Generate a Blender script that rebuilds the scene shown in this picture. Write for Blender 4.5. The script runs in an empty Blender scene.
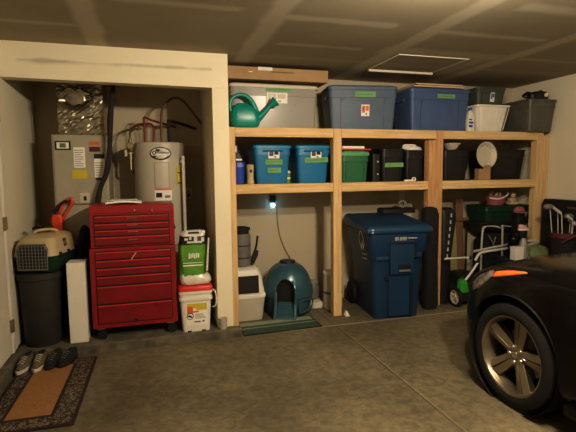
import bpy, math, random
from mathutils import Vector, Matrix
from math import sin, cos, pi, radians as R
random.seed(7)
sc = bpy.context.scene
COL = sc.collection
sc.view_settings.view_transform = 'Standard'
sc.view_settings.look = 'None'
sc.view_settings.exposure = .42; sc.view_settings.gamma = .86

# ------------------------------------------------------------------ materials
def nt_of(name):
    m = bpy.data.materials.new(name); m.use_nodes = True
    nt = m.node_tree; b = nt.nodes['Principled BSDF']
    return m, nt, b
def mat(name, col, rough=.6, metal=0, var=.12, scale=8, bump=0, bscale=60, spec=.4, coat=0, alpha=1, trans=0, emit=None, es=0):
    m, nt, b = nt_of(name)
    tc = nt.nodes.new('ShaderNodeTexCoord'); n = nt.nodes.new('ShaderNodeTexNoise')
    n.inputs['Scale'].default_value = scale; n.inputs['Detail'].default_value = 5
    nt.links.new(tc.outputs['Object'], n.inputs['Vector'])
    r = nt.nodes.new('ShaderNodeValToRGB')
    r.color_ramp.elements[0].position = .3; r.color_ramp.elements[1].position = .7
    r.color_ramp.elements[0].color = [c*(1-var) for c in col]+[1]
    r.color_ramp.elements[1].color = [min(1, c*(1+var)) for c in col]+[1]
    nt.links.new(n.outputs['Fac'], r.inputs['Fac']); nt.links.new(r.outputs['Color'], b.inputs['Base Color'])
    b.inputs['Roughness'].default_value = rough; b.inputs['Metallic'].default_value = metal
    b.inputs['Specular IOR Level'].default_value = spec
    b.inputs['Coat Weight'].default_value = coat
    b.inputs['Alpha'].default_value = alpha; b.inputs['Transmission Weight'].default_value = trans
    if emit: b.inputs['Emission Color'].default_value = (*emit, 1); b.inputs['Emission Strength'].default_value = es
    if bump:
        n2 = nt.nodes.new('ShaderNodeTexNoise'); n2.inputs['Scale'].default_value = bscale; n2.inputs['Detail'].default_value = 6
        bp = nt.nodes.new('ShaderNodeBump'); bp.inputs['Strength'].default_value = bump; bp.inputs['Distance'].default_value = .01
        nt.links.new(tc.outputs['Object'], n2.inputs['Vector']); nt.links.new(n2.outputs['Fac'], bp.inputs['Height'])
        nt.links.new(bp.outputs['Normal'], b.inputs['Normal'])
    return m
def math_n(nt, op, a, b=None, clamp=False):
    n = nt.nodes.new('ShaderNodeMath'); n.operation = op; n.use_clamp = clamp
    for i, v in enumerate((a, b)):
        if v is None: continue
        if isinstance(v, (int, float)): n.inputs[i].default_value = v
        else: nt.links.new(v, n.inputs[i])
    return n.outputs[0]
def rect_masks(nt, rects, wob=.03, nscale=5, axes='XY'):
    """max over soft rectangles (x0,x1,y0,y1,soft,strength) in object space with wobbling edges"""
    tc = nt.nodes.new('ShaderNodeTexCoord')
    n = nt.nodes.new('ShaderNodeTexNoise'); n.inputs['Scale'].default_value = nscale; n.inputs['Detail'].default_value = 4
    nt.links.new(tc.outputs['Object'], n.inputs['Vector'])
    w = math_n(nt, 'MULTIPLY', math_n(nt, 'SUBTRACT', n.outputs['Fac'], .5), wob*2)
    s = nt.nodes.new('ShaderNodeSeparateXYZ'); nt.links.new(tc.outputs['Object'], s.inputs[0])
    X = s.outputs[axes[0]]; Y = s.outputs[axes[1]]; acc = None
    for (x0, x1, y0, y1, soft, st) in rects:
        ms = []
        for c, a, b_ in ((X, x0, x1), (Y, y0, y1)):
            d = math_n(nt, 'ABSOLUTE', math_n(nt, 'SUBTRACT', c, (a+b_)/2))
            d = math_n(nt, 'ADD', d, w)
            d = math_n(nt, 'SUBTRACT', (b_-a)/2+soft/2, d)
            ms.append(math_n(nt, 'DIVIDE', d, soft, True))
        v = math_n(nt, 'MULTIPLY', math_n(nt, 'MULTIPLY', ms[0], ms[1]), st)
        acc = v if acc is None else math_n(nt, 'MAXIMUM', acc, v)
    return acc
def masked(m, nt, b, acc, col):
    src = b.inputs['Base Color'].links[0].from_socket
    mx = nt.nodes.new('ShaderNodeMix'); mx.data_type = 'RGBA'
    nt.links.new(acc, mx.inputs['Factor']); nt.links.new(src, mx.inputs[6]); mx.inputs[7].default_value = (*col, 1)
    nt.links.new(mx.outputs[2], b.inputs['Base Color'])
def wood(name, c1, c2, axis=0, scale=1):
    m, nt, b = nt_of(name)
    tc = nt.nodes.new('ShaderNodeTexCoord'); mp = nt.nodes.new('ShaderNodeMapping')
    s = [28*scale]*3; s[axis] = 1.6*scale; mp.inputs['Scale'].default_value = s
    nt.links.new(tc.outputs['Object'], mp.inputs['Vector'])
    n = nt.nodes.new('ShaderNodeTexNoise'); n.inputs['Scale'].default_value = 1.5; n.inputs['Detail'].default_value = 6; n.inputs['Distortion'].default_value = .8
    nt.links.new(mp.outputs[0], n.inputs['Vector'])
    r = nt.nodes.new('ShaderNodeValToRGB'); r.color_ramp.elements[0].position = .35; r.color_ramp.elements[1].position = .65
    r.color_ramp.elements[0].color = (*c1, 1); r.color_ramp.elements[1].color = (*c2, 1)
    nt.links.new(n.outputs['Fac'], r.inputs['Fac'])
    # knots
    v = nt.nodes.new('ShaderNodeTexVoronoi'); mp2 = nt.nodes.new('ShaderNodeMapping')
    s2 = [9.0]*3; s2[axis] = 4.5; mp2.inputs['Scale'].default_value = s2
    nt.links.new(tc.outputs['Object'], mp2.inputs['Vector']); nt.links.new(mp2.outputs[0], v.inputs['Vector'])
    k = nt.nodes.new('ShaderNodeMapRange'); k.inputs['From Min'].default_value = .06; k.inputs['From Max'].default_value = .11
    k.inputs['To Min'].default_value = .75; k.inputs['To Max'].default_value = 0
    nt.links.new(v.outputs['Distance'], k.inputs['Value'])
    mx = nt.nodes.new('ShaderNodeMix'); mx.data_type = 'RGBA'
    nt.links.new(k.outputs[0], mx.inputs['Factor']); nt.links.new(r.outputs['Color'], mx.inputs[6]); mx.inputs[7].default_value = (.16, .07, .02, 1)
    nt.links.new(mx.outputs[2], b.inputs['Base Color'])
    b.inputs['Roughness'].default_value = .7; b.inputs['Specular IOR Level'].default_value = .25
    return m

M = {}
M['wall'] = mat('drywall_paint', (.66, .60, .46), .75, var=.05, scale=1.5, bump=.08, bscale=35)
M['tanwall'] = mat('back_wall_paint', (.50, .43, .31), .75, var=.08, scale=1.5, bump=.08, bscale=35)
M['ceil'] = mat('ceiling_board', (.31, .265, .185), .85, var=.12, scale=1.2, bump=.1, bscale=30)
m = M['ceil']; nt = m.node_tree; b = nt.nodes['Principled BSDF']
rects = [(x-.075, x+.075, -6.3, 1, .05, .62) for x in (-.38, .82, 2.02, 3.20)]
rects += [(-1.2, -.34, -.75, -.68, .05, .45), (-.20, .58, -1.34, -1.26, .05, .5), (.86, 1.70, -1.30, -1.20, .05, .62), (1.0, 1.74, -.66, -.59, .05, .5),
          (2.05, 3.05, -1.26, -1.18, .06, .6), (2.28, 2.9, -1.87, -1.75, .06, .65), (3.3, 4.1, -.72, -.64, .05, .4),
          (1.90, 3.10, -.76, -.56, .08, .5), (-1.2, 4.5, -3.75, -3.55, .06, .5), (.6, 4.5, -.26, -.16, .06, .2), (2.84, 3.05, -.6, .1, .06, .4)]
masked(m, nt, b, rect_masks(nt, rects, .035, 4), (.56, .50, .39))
M['header'] = mat('header_drywall', (.74, .67, .50), .75, var=.05, scale=1.5, bump=.08, bscale=35)
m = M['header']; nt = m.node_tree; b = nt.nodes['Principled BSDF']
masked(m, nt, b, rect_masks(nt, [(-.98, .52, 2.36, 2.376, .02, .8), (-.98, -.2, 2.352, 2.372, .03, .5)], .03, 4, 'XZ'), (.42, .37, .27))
M['conc'] = mat('garage_concrete', (.135, .115, .075), .55, var=.42, scale=1.1, bump=.25, bscale=30, spec=.35)
m = M['conc']; nt = m.node_tree; b = nt.nodes['Principled BSDF']
# second, finer stain layer
src = b.inputs['Base Color'].links[0].from_socket
tc = nt.nodes.new('ShaderNodeTexCoord'); n2 = nt.nodes.new('ShaderNodeTexNoise'); n2.inputs['Scale'].default_value = 15; n2.inputs['Detail'].default_value = 10; n2.inputs['Roughness'].default_value = .7
n2.inputs['Distortion'].default_value = .5
nt.links.new(tc.outputs['Object'], n2.inputs['Vector'])
rp = nt.nodes.new('ShaderNodeValToRGB'); rp.color_ramp.elements[0].position = .38; rp.color_ramp.elements[1].position = .68
rp.color_ramp.elements[0].color = (.70, .70, .68, 1); rp.color_ramp.elements[1].color = (1.38, 1.35, 1.28, 1)
nt.links.new(n2.outputs['Fac'], rp.inputs['Fac'])
mm = nt.nodes.new('ShaderNodeMix'); mm.data_type = 'RGBA'; mm.blend_type = 'MULTIPLY'; mm.inputs['Factor'].default_value = 1
nt.links.new(src, mm.inputs[6]); nt.links.new(rp.outputs[0], mm.inputs[7]); nt.links.new(mm.outputs[2], b.inputs['Base Color'])
masked(m, nt, b, rect_masks(nt, [(1.636, 1.648, -6.3, .7, .010, .75), (-1.2, 4.5, -.287, -.277, .01, .3)], .006, 6), (.04, .034, .024))
masked(m, nt, b, rect_masks(nt, [(1.652, 1.664, -6.3, .7, .014, .22), (.72, 4.5, -.276, -.250, .014, .75)], .006, 6), (.42, .38, .28))
M['curb'] = mat('curb_concrete', (.115, .10, .07), .8, var=.45, scale=9, bump=.6, bscale=60)
M['trim'] = mat('white_trim_paint', (.62, .58, .48), .45, var=.03)
M['pine_x'] = wood('pine_along_x', (.54, .36, .17), (.70, .50, .26), 0)
M['pine_z'] = wood('pine_along_z', (.54, .36, .17), (.70, .50, .26), 2)
M['fir_z'] = wood('orange_fir', (.46, .25, .11), (.60, .35, .17), 2)
M['osb'] = mat('particle_board', (.34, .23, .12), .8, var=.3, scale=40)
M['brownwood'] = wood('reddish_plank', (.16, .085, .05), (.24, .13, .08), 2)
M['red'] = mat('red_enamel', (.26, .008, .012), .38, var=.12, scale=5, spec=.5)
M['redl'] = mat('red_enamel_highlight', (.50, .03, .03), .35, spec=.6)  # lighter red paints a highlight along the drawer lips
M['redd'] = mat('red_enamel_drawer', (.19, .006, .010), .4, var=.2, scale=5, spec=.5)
M['black'] = mat('black_plastic', (.012, .011, .010), .5, var=.2)
M['bfab'] = mat('black_fabric', (.010, .009, .009), .9, var=.3, scale=30, bump=.3)
M['rubber'] = mat('tyre_rubber', (.006, .0055, .005), .8, var=.2)
M['chrome'] = mat('chrome', (.75, .73, .68), .22, 1, var=.03)
M['alu'] = mat('alloy_wheel', (.30, .26, .19), .33, .85, var=.06)
M['silver'] = mat('silver_tube', (.80, .79, .74), .35, .55, var=.05)
M['white'] = mat('white_plastic', (.72, .68, .60), .45, var=.04)
M['offw'] = mat('offwhite_plastic', (.52, .47, .38), .5, var=.05)
M['paper'] = mat('paper', (.80, .77, .70), .8, var=.03)
M['teal'] = mat('teal_tote_plastic', (.010, .155, .33), .42, var=.08)
M['tealid'] = mat('teal_lid_plastic', (.02, .22, .40), .4, var=.08)
M['dome'] = mat('pearl_teal_plastic', (.045, .115, .155), .3, .25, var=.1, spec=.7)
M['can'] = mat('watering_can_green', (.0, .22, .175), .35, var=.08, spec=.5)
M['bluegrey'] = mat('slate_blue_tote', (.085, .12, .175), .5, var=.08)
M['bluetote'] = mat('blue_tote', (.06, .10, .215), .45, var=.08)
M['royal'] = mat('royal_blue_plastic', (.01, .05, .36), .4, var=.1)
M['cart'] = mat('navy_cart_plastic', (.006, .032, .082), .48, var=.15, scale=3, spec=.5)
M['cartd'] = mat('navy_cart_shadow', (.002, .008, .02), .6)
M['cartl'] = mat('navy_cart_lid', (.009, .045, .105), .42, var=.15, scale=3, spec=.5)
M['green'] = mat('green_tote', (.025, .13, .055), .5, var=.1)
M['greenl'] = mat('pale_green_lid', (.10, .33, .15), .5, var=.1)
M['dkgreen'] = mat('dark_green_plastic', (.006, .03, .016), .5, var=.1)
M['greygreen'] = mat('grey_green_tote', (.055, .068, .052), .5, var=.1)
M['clear'] = mat('cloudy_tote_plastic', (.31, .29, .26), .3, var=.06, scale=3, alpha=.96)
M['clear2'] = mat('clear_smoky_plastic', (.30, .27, .22), .25, var=.2, alpha=.5)
M['greybin'] = mat('grey_translucent_bin', (.10, .095, .08), .35, var=.2, scale=6, alpha=.93)
M['tape'] = mat('green_masking_tape', (.17, .36, .14), .7, var=.08)
M['ink'] = mat('ink', (.03, .05, .03), .8, var=.02)
M['card'] = mat('cardboard', (.36, .23, .115), .8, var=.1)
M['cardl'] = mat('light_cardboard', (.62, .45, .26), .8, var=.08)
M['furn'] = mat('furnace_enamel', (.36, .33, .25), .45, var=.05)
M['tank'] = mat('heater_enamel', (.47, .43, .35), .35, var=.04, spec=.5)
M['copper'] = mat('copper', (.16, .09, .05), .5, .5, var=.15)
M['pexred'] = mat('red_pipe', (.24, .02, .015), .5, var=.1)
M['dkpipe'] = mat('dark_insulation', (.02, .015, .012), .8, var=.2)
M['brass'] = mat('tarnished_brass', (.30, .24, .13), .4, .8, var=.2)
M['yellow'] = mat('yellow_label', (.55, .45, .04), .7, var=.05)
M['orange'] = mat('orange_plastic', (.62, .06, .012), .4, var=.08)
M['beige'] = mat('beige_plastic', (.48, .38, .21), .5, var=.08)
M['canbin'] = mat('charcoal_bin', (.028, .026, .022), .6, var=.15, bump=.2)
M['lime'] = mat('lime_bag_print', (.10, .27, .03), .35, var=.25, scale=12, spec=.6)
M['bagw'] = mat('white_bag_film', (.60, .58, .50), .3, var=.15, scale=14, spec=.6)
M['lidred'] = mat('red_lid', (.60, .03, .02), .4, var=.08)
M['lblred'] = mat('orange_red_print', (.62, .12, .03), .6, var=.15)
M['foil'] = mat('foil', (.34, .31, .24), .36, 1, var=.3, scale=10)
M['mower'] = mat('mower_green', (.03, .26, .03), .4, var=.1)
M['pink'] = mat('dusty_pink', (.30, .09, .11), .7, var=.2, scale=20)
M['pinkl'] = mat('pale_pink', (.62, .38, .38), .6, var=.1)
M['olive'] = mat('olive_cloth', (.15, .19, .09), .9, var=.25, scale=14)
M['olivep'] = mat('olive_panel', (.27, .26, .12), .8, var=.1)
M['grey'] = mat('mid_grey_plastic', (.16, .155, .145), .5, var=.1)
M['maroon'] = mat('maroon_trim', (.08, .012, .02), .6, var=.1)
M['carpaint'] = mat('black_car_paint', (.003, .0027, .0024), .22, 0, var=.1, spec=.22, coat=.12)
M['carglass'] = mat('car_glass', (.010, .011, .012), .06, 0, var=.02, spec=.7)
M['lens'] = mat('headlamp_lens', (.16, .14, .11), .12, 0, var=.5, scale=22, spec=.9, coat=1)
M['amber'] = mat('amber_reflector', (.85, .17, .015), .25, 0, var=.12, scale=30, spec=.8, coat=1)
M['tan'] = mat('doormat_tan', (.27, .135, .045), .95, var=.14, scale=50, bump=.5, bscale=200)
M['ratcol'] = mat('doormat_dark', (.022, .010, .008), .95, var=.2, scale=50, bump=.4, bscale=200)
M['matg'] = mat('mat_pale_green', (.26, .30, .22), .9, var=.1, scale=30)
M['matd'] = mat('mat_dark_green', (.045, .085, .06), .9, var=.2, scale=30)
M['shoe'] = mat('worn_suede', (.10, .085, .05), .9, var=.3, scale=20, bump=.4)
M['led'] = mat('cold_led', (.6, .8, 1), .4, emit=(.35, .75, 1), es=7)
M['dash'] = mat('white_dash', (.5, .5, .5), .5, var=.03)
# leopard-like border of the doormat
def mat_border():
    m, nt, b = nt_of('doormat_border')
    tc = nt.nodes.new('ShaderNodeTexCoord'); mp = nt.nodes.new('ShaderNodeMapping'); mp.inputs['Scale'].default_value = (40, 30, 30)
    mp.inputs['Rotation'].default_value = (0, 0, .6)
    n = nt.nodes.new('ShaderNodeTexNoise'); n.inputs['Scale'].default_value = 1.3; n.inputs['Detail'].default_value = 1; n.inputs['Distortion'].default_value = 1.6
    nt.links.new(tc.outputs['Object'], mp.inputs[0]); nt.links.new(mp.outputs[0], n.inputs['Vector'])
    r = nt.nodes.new('ShaderNodeValToRGB'); r.color_ramp.interpolation = 'CONSTANT'
    r.color_ramp.elements[0].color = (.016, .008, .006, 1); r.color_ramp.elements[1].position = .52; r.color_ramp.elements[1].color = (.15, .115, .075, 1)
    nt.links.new(n.outputs['Fac'], r.inputs[0]); nt.links.new(r.outputs[0], b.inputs['Base Color']); b.inputs['Roughness'].default_value = .95
    return m
M['border'] = mat_border()

# ------------------------------------------------------------------ mesh builder
class MB:
    def __init__(s): s.v = []; s.f = []; s.mi = []; s.sm = []; s.cur = 0; s.mats = []
    def m(s, key):
        if key not in s.mats: s.mats.append(key)
        s.cur = s.mats.index(key); return s
    def add(s, vs, fs, smooth=False):
        o = len(s.v); s.v += [Vector(v) for v in vs]
        for f in fs: s.f.append([i+o for i in f]); s.mi.append(s.cur); s.sm.append(smooth)
        return s
    def box(s, x0, x1, y0, y1, z0, z1):
        return s.add([(x0,y0,z0),(x1,y0,z0),(x1,y1,z0),(x0,y1,z0),(x0,y0,z1),(x1,y0,z1),(x1,y1,z1),(x0,y1,z1)],
                     [(0,3,2,1),(4,5,6,7),(0,1,5,4),(1,2,6,5),(2,3,7,6),(3,0,4,7)])
    def hexa(s, p): return s.add(p, [(0,3,2,1),(4,5,6,7),(0,1,5,4),(1,2,6,5),(2,3,7,6),(3,0,4,7)])
    def loft(s, rings, cap=(True, True), smooth=True, closed=True):
        n = len(rings[0]); vs = [p for r in rings for p in r]; fs = []
        for i in range(len(rings)-1):
            for j in range(n if closed else n-1):
                k = (j+1) % n; fs.append((i*n+j, i*n+k, (i+1)*n+k, (i+1)*n+j))
        if cap[0]: fs.append(tuple(reversed(range(n))))
        if cap[1]: fs.append(tuple((len(rings)-1)*n+j for j in range(n)))
        o = len(s.v); s.v += [Vector(v) for v in vs]
        for q, f in enumerate(fs):
            s.f.append([i+o for i in f]); s.mi.append(s.cur); s.sm.append(smooth and len(f) == 4)
        return s
    def rr(s, specs, n=4, cap=(True, True), smooth=True):
        """stack of rounded rectangles: (z, cx, cy, hx, hy, r)"""
        rings = []
        for (z, cx, cy, hx, hy, r) in specs:
            r = min(r, hx*.999, hy*.999); ring = []
            for (sx, sy, a0) in ((1, 1, 0), (-1, 1, 90), (-1, -1, 180), (1, -1, 270)):
                for k in range(n+1):
                    a = R(a0+90*k/n); ring.append((cx+sx*(hx-r)+r*cos(a), cy+sy*(hy-r)+r*sin(a), z))
            rings.append(ring)
        return s.loft(rings, cap, smooth)
    def cyl(s, p0, p1, r0, r1=None, n=20, cap=(True, True)):
        r1 = r0 if r1 is None else r1; p0 = Vector(p0); p1 = Vector(p1); d = (p1-p0).normalized()
        u = d.orthogonal().normalized(); w = d.cross(u)
        ring = lambda p, r: [p+u*r*cos(2*pi*i/n)+w*r*sin(2*pi*i/n) for i in range(n)]
        return s.loft([ring(p0, r0), ring(p1, r1)], cap)
    def lathe(s, prof, c=(0,0,0), axis=(0,0,1), n=28, cap=(True, True)):
        """prof: (r, h) along axis from c"""
        c = Vector(c); d = Vector(axis).normalized(); u = d.orthogonal().normalized(); w = d.cross(u)
        return s.loft([[c+d*h+u*r*cos(2*pi*i/n)+w*r*sin(2*pi*i/n) for i in range(n)] for r, h in prof], cap)
    def tube(s, pts, r, n=8, sub=4, closed=False):
        P = [Vector(p) for p in pts]
        if sub > 1 and len(P) > 2:
            Q = []; N = len(P)
            for i in range(N if closed else N-1):
                p0 = P[(i-1) % N] if (closed or i > 0) else P[0]; p1 = P[i]; p2 = P[(i+1) % N]; p3 = P[(i+2) % N] if (closed or i+2 < N) else P[-1]
                for k in range(sub):
                    t = k/sub
                    Q.append(.5*((2*p1)+(p2-p0)*t+(2*p0-5*p1+4*p2-p3)*t*t+(3*p1-p0-3*p2+p3)*t**3))
            if not closed: Q.append(P[-1])
            P = Q
        rings = []; u = None
        for i, p in enumerate(P):
            a = P[i-1] if (i > 0 or closed) else p; b_ = P[(i+1) % len(P)] if (i < len(P)-1 or closed) else p
            d = (b_-a).normalized()
            if u is None: u = d.orthogonal().normalized()
            u = (u-d*u.dot(d)).normalized(); w = d.cross(u)
            rr_ = r(i/(len(P)-1)) if callable(r) else r
            rings.append([p+u*rr_*cos(2*pi*k/n)+w*rr_*sin(2*pi*k/n) for k in range(n)])
        if closed: rings.append(rings[0])
        return s.loft(rings, (not closed, not closed))
    def prism(s, poly, a0, a1, axis='y'):
        """poly of 2d points extruded along axis; axis y -> (x,z), x -> (y,z), z -> (x,y)"""
        def P(p, a): return {'y': (p[0], a, p[1]), 'x': (a, p[0], p[1]), 'z': (p[0], p[1], a)}[axis]
        n = len(poly); vs = [P(p, a0) for p in poly]+[P(p, a1) for p in poly]
        return s.add(vs, [tuple(range(n)), tuple(reversed(range(n, 2*n)))]+[((i+1) % n, i, i+n, (i+1) % n+n) for i in range(n)])
    def ball(s, c, r, n=16, sc_=(1,1,1), z0=-90, z1=90):
        c = Vector(c); m_ = n//2; rings = []
        for i in range(m_+1):
            a = R(z0+(z1-z0)*i/m_); rr_ = max(cos(a), .001)
            rings.append([c+Vector((r*rr_*cos(2*pi*k/n)*sc_[0], r*rr_*sin(2*pi*k/n)*sc_[1], r*sin(a)*sc_[2])) for k in range(n)])
        return s.loft(rings)
    def plate(s, x0, x1, z0, z1, yf, th=.003):
        """thin slab following a front surface y = yf(x, z)"""
        a = [(x0,z0),(x1,z0),(x1,z1),(x0,z1)]
        fr = [(x, yf(x,z)-th, z) for x, z in a]; bk = [(x, yf(x,z)+.001, z) for x, z in a]
        return s.add(fr+bk, [(0,1,2,3),(7,6,5,4),(0,4,5,1),(1,5,6,2),(2,6,7,3),(3,7,4,0)])
    def build(s, name, parent=None, mats=None, bevel=0, seg=2, sub=0, world=False, fix=True):
        me = bpy.data.meshes.new(name)
        off = parent.location if (world and parent) else Vector((0,0,0))
        if world and parent and parent.parent: off = off+parent.parent.location
        me.from_pydata([v-off for v in s.v], [], s.f)
        for k in (s.mats or [mats]): me.materials.append(M[k])
        for p, i, q in zip(me.polygons, s.mi, s.sm): p.material_index = i; p.use_smooth = q
        if fix:
            import bmesh
            b_ = bmesh.new(); b_.from_mesh(me); bmesh.ops.remove_doubles(b_, verts=b_.verts, dist=1e-5)
            bmesh.ops.recalc_face_normals(b_, faces=b_.faces); b_.to_mesh(me); b_.free()
        if not sub and any(s.sm): me.set_sharp_from_angle(angle=R(34))
        o = bpy.data.objects.new(name, me); COL.objects.link(o)
        if parent: o.parent = parent
        if bevel:
            q = o.modifiers.new('b', 'BEVEL'); q.width = bevel; q.segments = seg; q.limit_method = 'ANGLE'; q.angle_limit = R(40)
            q.harden_normals = False
        if sub: q = o.modifiers.new('s', 'SUBSURF'); q.levels = sub; q.render_levels = sub
        return o
def thing(name, label, cat, loc=(0,0,0), rz=0, group=None):
    o = bpy.data.objects.new(name, None); COL.objects.link(o); o.empty_display_size = .05
    o.location = loc; o.rotation_euler = (0, 0, rz); o['label'] = label; o['category'] = cat
    if group: o['group'] = group
    return o
def tag(o, label, cat, group=None):
    o['label'] = label; o['category'] = cat
    if group: o['group'] = group
    return o
def struct(o): o['kind'] = 'structure'; return o
def text(body, size, loc, parent, key, rot=(pi/2,0,0), name='lettering', ext=.0008, sx=1, label=None):
    c = bpy.data.curves.new(name, 'FONT'); c.body = body; c.size = size; c.extrude = ext; c.align_x = 'CENTER'; c.align_y = 'CENTER'
    c.materials.append(M[key]); o = bpy.data.objects.new(name, c); COL.objects.link(o)
    bpy.context.view_layer.update(); me = bpy.data.meshes.new_from_object(o.evaluated_get(bpy.context.evaluated_depsgraph_get()))
    me.transform(Matrix.Translation(loc) @ __import__('mathutils').Euler(rot).to_matrix().to_4x4()); bpy.data.objects.remove(o)
    if not me.materials: me.materials.append(M[key])
    o = bpy.data.objects.new(name, me); COL.objects.link(o); o.parent = parent
    return o
def dup(root, loc, rz, label, group=None):
    r = root.copy(); COL.objects.link(r); r.location = loc; r.rotation_euler = (0, 0, rz); r['label'] = label
    if group: r['group'] = group
    for ch in list(root.children):
        c = ch.copy(); COL.objects.link(c); c.parent = r
        for g in ch.children:
            d = g.copy(); COL.objects.link(d); d.parent = c
    return r

ZC = 2.505; XL = -1.10; XR = 4.42; YB = .62; YA = .86; WF = -.20; YR = -6.3; CURB = .08
# ------------------------------------------------------------------ room shell
struct(MB().box(-1.6, 4.9, YR-.4, 1.2, -.15, 0).build('floor', mats='conc'))
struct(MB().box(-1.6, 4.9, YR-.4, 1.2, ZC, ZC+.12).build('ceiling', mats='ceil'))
struct(MB().box(XL-.15, XL, YR, YA+.1, CURB+.02, ZC).build('wall_left', mats='wall'))
struct(MB().box(XR, XR+.15, YR, YA+.1, 0, ZC).build('wall_right', mats='wall'))
struct(MB().box(.60, XR, YB, YB+.12, 0, ZC).build('wall_back', mats='tanwall'))
struct(MB().box(XL-.1, .58, YA, YA+.12, 0, ZC).build('wall_alcove', mats='tanwall'))
w = MB().hexa([(XL,WF,2.232),(.66,WF,2.212),(.66,WF+.12,2.212),(XL,WF+.12,2.232),(XL,WF,ZC),(.66,WF,ZC),(.66,WF+.12,ZC),(XL,WF+.12,ZC)]).box(.52, .66, WF, WF+.12, CURB, 2.212).box(.52, .66, WF+.12, YA, CURB, ZC)
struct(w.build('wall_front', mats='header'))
M['rear'] = mat('rear_wall_paint', (.25, .2, .14), .8)
struct(MB().box(XL-.1, XR+.1, YR-.12, YR, 0, ZC).build('wall_rear', mats='rear'))
gd = MB()
for k in range(4): gd.box(-.3, 3.9, YR+.005, YR+.05, .02+k*.55, .02+k*.55+.54)
struct(gd.build('door_2', mats='rear', bevel=.008))
# concrete step in the alcove and stem wall along the left
c = MB()
ring = []
xs = [XL + i*(.66-XL)/28 for i in range(29)]
front = [(x, -.285+.006*sin(x*23)+.004*sin(x*57)) for x in xs]
poly = front+[(.73, -.275), (.69, -.20), (.66, -.19), (.66, YA+.05), (XL, YA+.05)]
c.prism([(p[0], p[1]) for p in poly], -.01, CURB, 'z')
struct(c.build('trim_1', mats='curb', bevel=.012))
struct(MB().box(XL-.1, XL+.055, YR, -.287, -.01, .095).build('trim_2', mats='curb', bevel=.012))
# door in the left wall
d = struct(MB().box(XL-.02, XL+.012, -1.22, -.395, .115, 2.13).build('door_1', mats='trim', bevel=.004))
cs = MB().box(XL, XL+.014, -.375, -.235, .10, 2.20).box(XL, XL+.02, -.365, -.335, .10, 2.2).box(XL, XL+.014, -1.38, -1.24, .10, 2.20).box(XL, XL+.014, -1.38, -.235, 2.15, 2.25)
struct(cs.build('door_casing', d, 'trim', bevel=.008))
for z in (.33, 1.12, 1.92):
    h = MB().box(XL+.01, XL+.033, -.405, -.377, z-.045, z+.045); h.cyl((XL+.034, -.391, z-.05), (XL+.034, -.391, z+.05), .007, n=10)
    struct(h.build('door_hinge', d, 'brass'))
kn = MB().cyl((XL+.01, -1.16, 1.05), (XL+.04, -1.16, 1.05), .012).ball((XL+.06, -1.16, 1.05), .03)
struct(kn.build('door_handle', d, 'brass'))
# attic hatch
hx0, hx1, hy0, hy1 = 2.14, 2.83, -.555, .015
h = MB().box(hx0, hx1, hy0, hy1, ZC-.006, ZC+.01)
ho = struct(h.build('ceiling_hatch', mats='ceil'))
t = MB().box(hx0-.02, hx1+.02, hy1, hy1+.03, ZC-.026, ZC).box(hx0-.02, hx0-.008, hy0, hy1, ZC-.007, ZC).box(hx1+.008, hx1+.02, hy0, hy1, ZC-.007, ZC).box(hx0-.02, hx1+.02, hy0-.012, hy0, ZC-.007, ZC)  # far strip hangs down to catch light, in place of a recess side
struct(t.build('ceiling_hatch_trim', ho, 'trim'))
# a light patch of joint compound on alcove left wall is in the paint; outlets
def outlet(x, y, z, label, plug=False):
    o = thing('wall_outlet', label, 'outlet', (x, y, z))
    MB().box(-.036, .036, -.006, 0, -.058, .058).build('cover_plate', o, 'white', bevel=.003)
    s = MB()
    for zz in (-.02, .02):
        s.rr([(-.0, 0, 0, .016, .013, .006)], cap=(False, False)) if False else s.box(-.016, .016, -.008, -.005, zz-.013, zz+.013)
    s.build('socket', o, 'offw', bevel=.002)
    if plug: MB().box(-.017, .017, -.035, -.008, -.035, .0).build('plug', o, 'black', bevel=.005)
    return o
outlet(2.86, YB, 1.19, 'small white wall outlet between the navy waste cart and middle shelf')
outlet(.37, YA, 1.26, 'white outlet with black plug on alcove wall beside water heater', True)

# ------------------------------------------------------------------ storage shelf
sh = thing('storage_shelf', 'open pine lumber shelving built along the back garage wall', 'shelf', (2.5, .3, 0))
posts = [(.672, .748), (1.729, 1.818), (2.815, 2.902), (2.904, 2.99), (4.23, 4.325), (4.328, 4.412)]
for i, (a, b_) in enumerate(posts):
    z0 = CURB if i == 0 and False else 0
    MB().box(a, b_, 0 if i != 5 else .012, .086, z0, 1.903 if i in (0, 1, 3, 4) else 1.80 if i == 2 else 1.86).build('post', sh, 'fir_z' if i in (2, 3) else 'pine_z', bevel=.004, world=True)
for zt in (1.903, 1.368):
    for k, (a, b_) in enumerate(((.748, 1.729), (1.818, 2.815 if zt < 1.5 else 2.903), (2.99, 4.23))):
        MB().box(a+.001, b_-.001, .002, .040, zt-.089, zt).build('rail', sh, 'pine_x', bevel=.003, world=True)
    MB().box(.70, 4.38, .582, .619, zt-.10, zt-.013).build('rail', sh, 'pine_x', bevel=.003, world=True)
    MB().box(.750, 4.225, .042, .618, zt-.012, zt-.0005).build('deck_board', sh, 'osb', world=True)
    for x in (.71, 1.77, 2.90, 4.30):
        MB().box(x-.019, x+.019, .088, .580, zt-.10, zt-.014).build('cross_rail', sh, 'pine_z', world=True)

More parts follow.
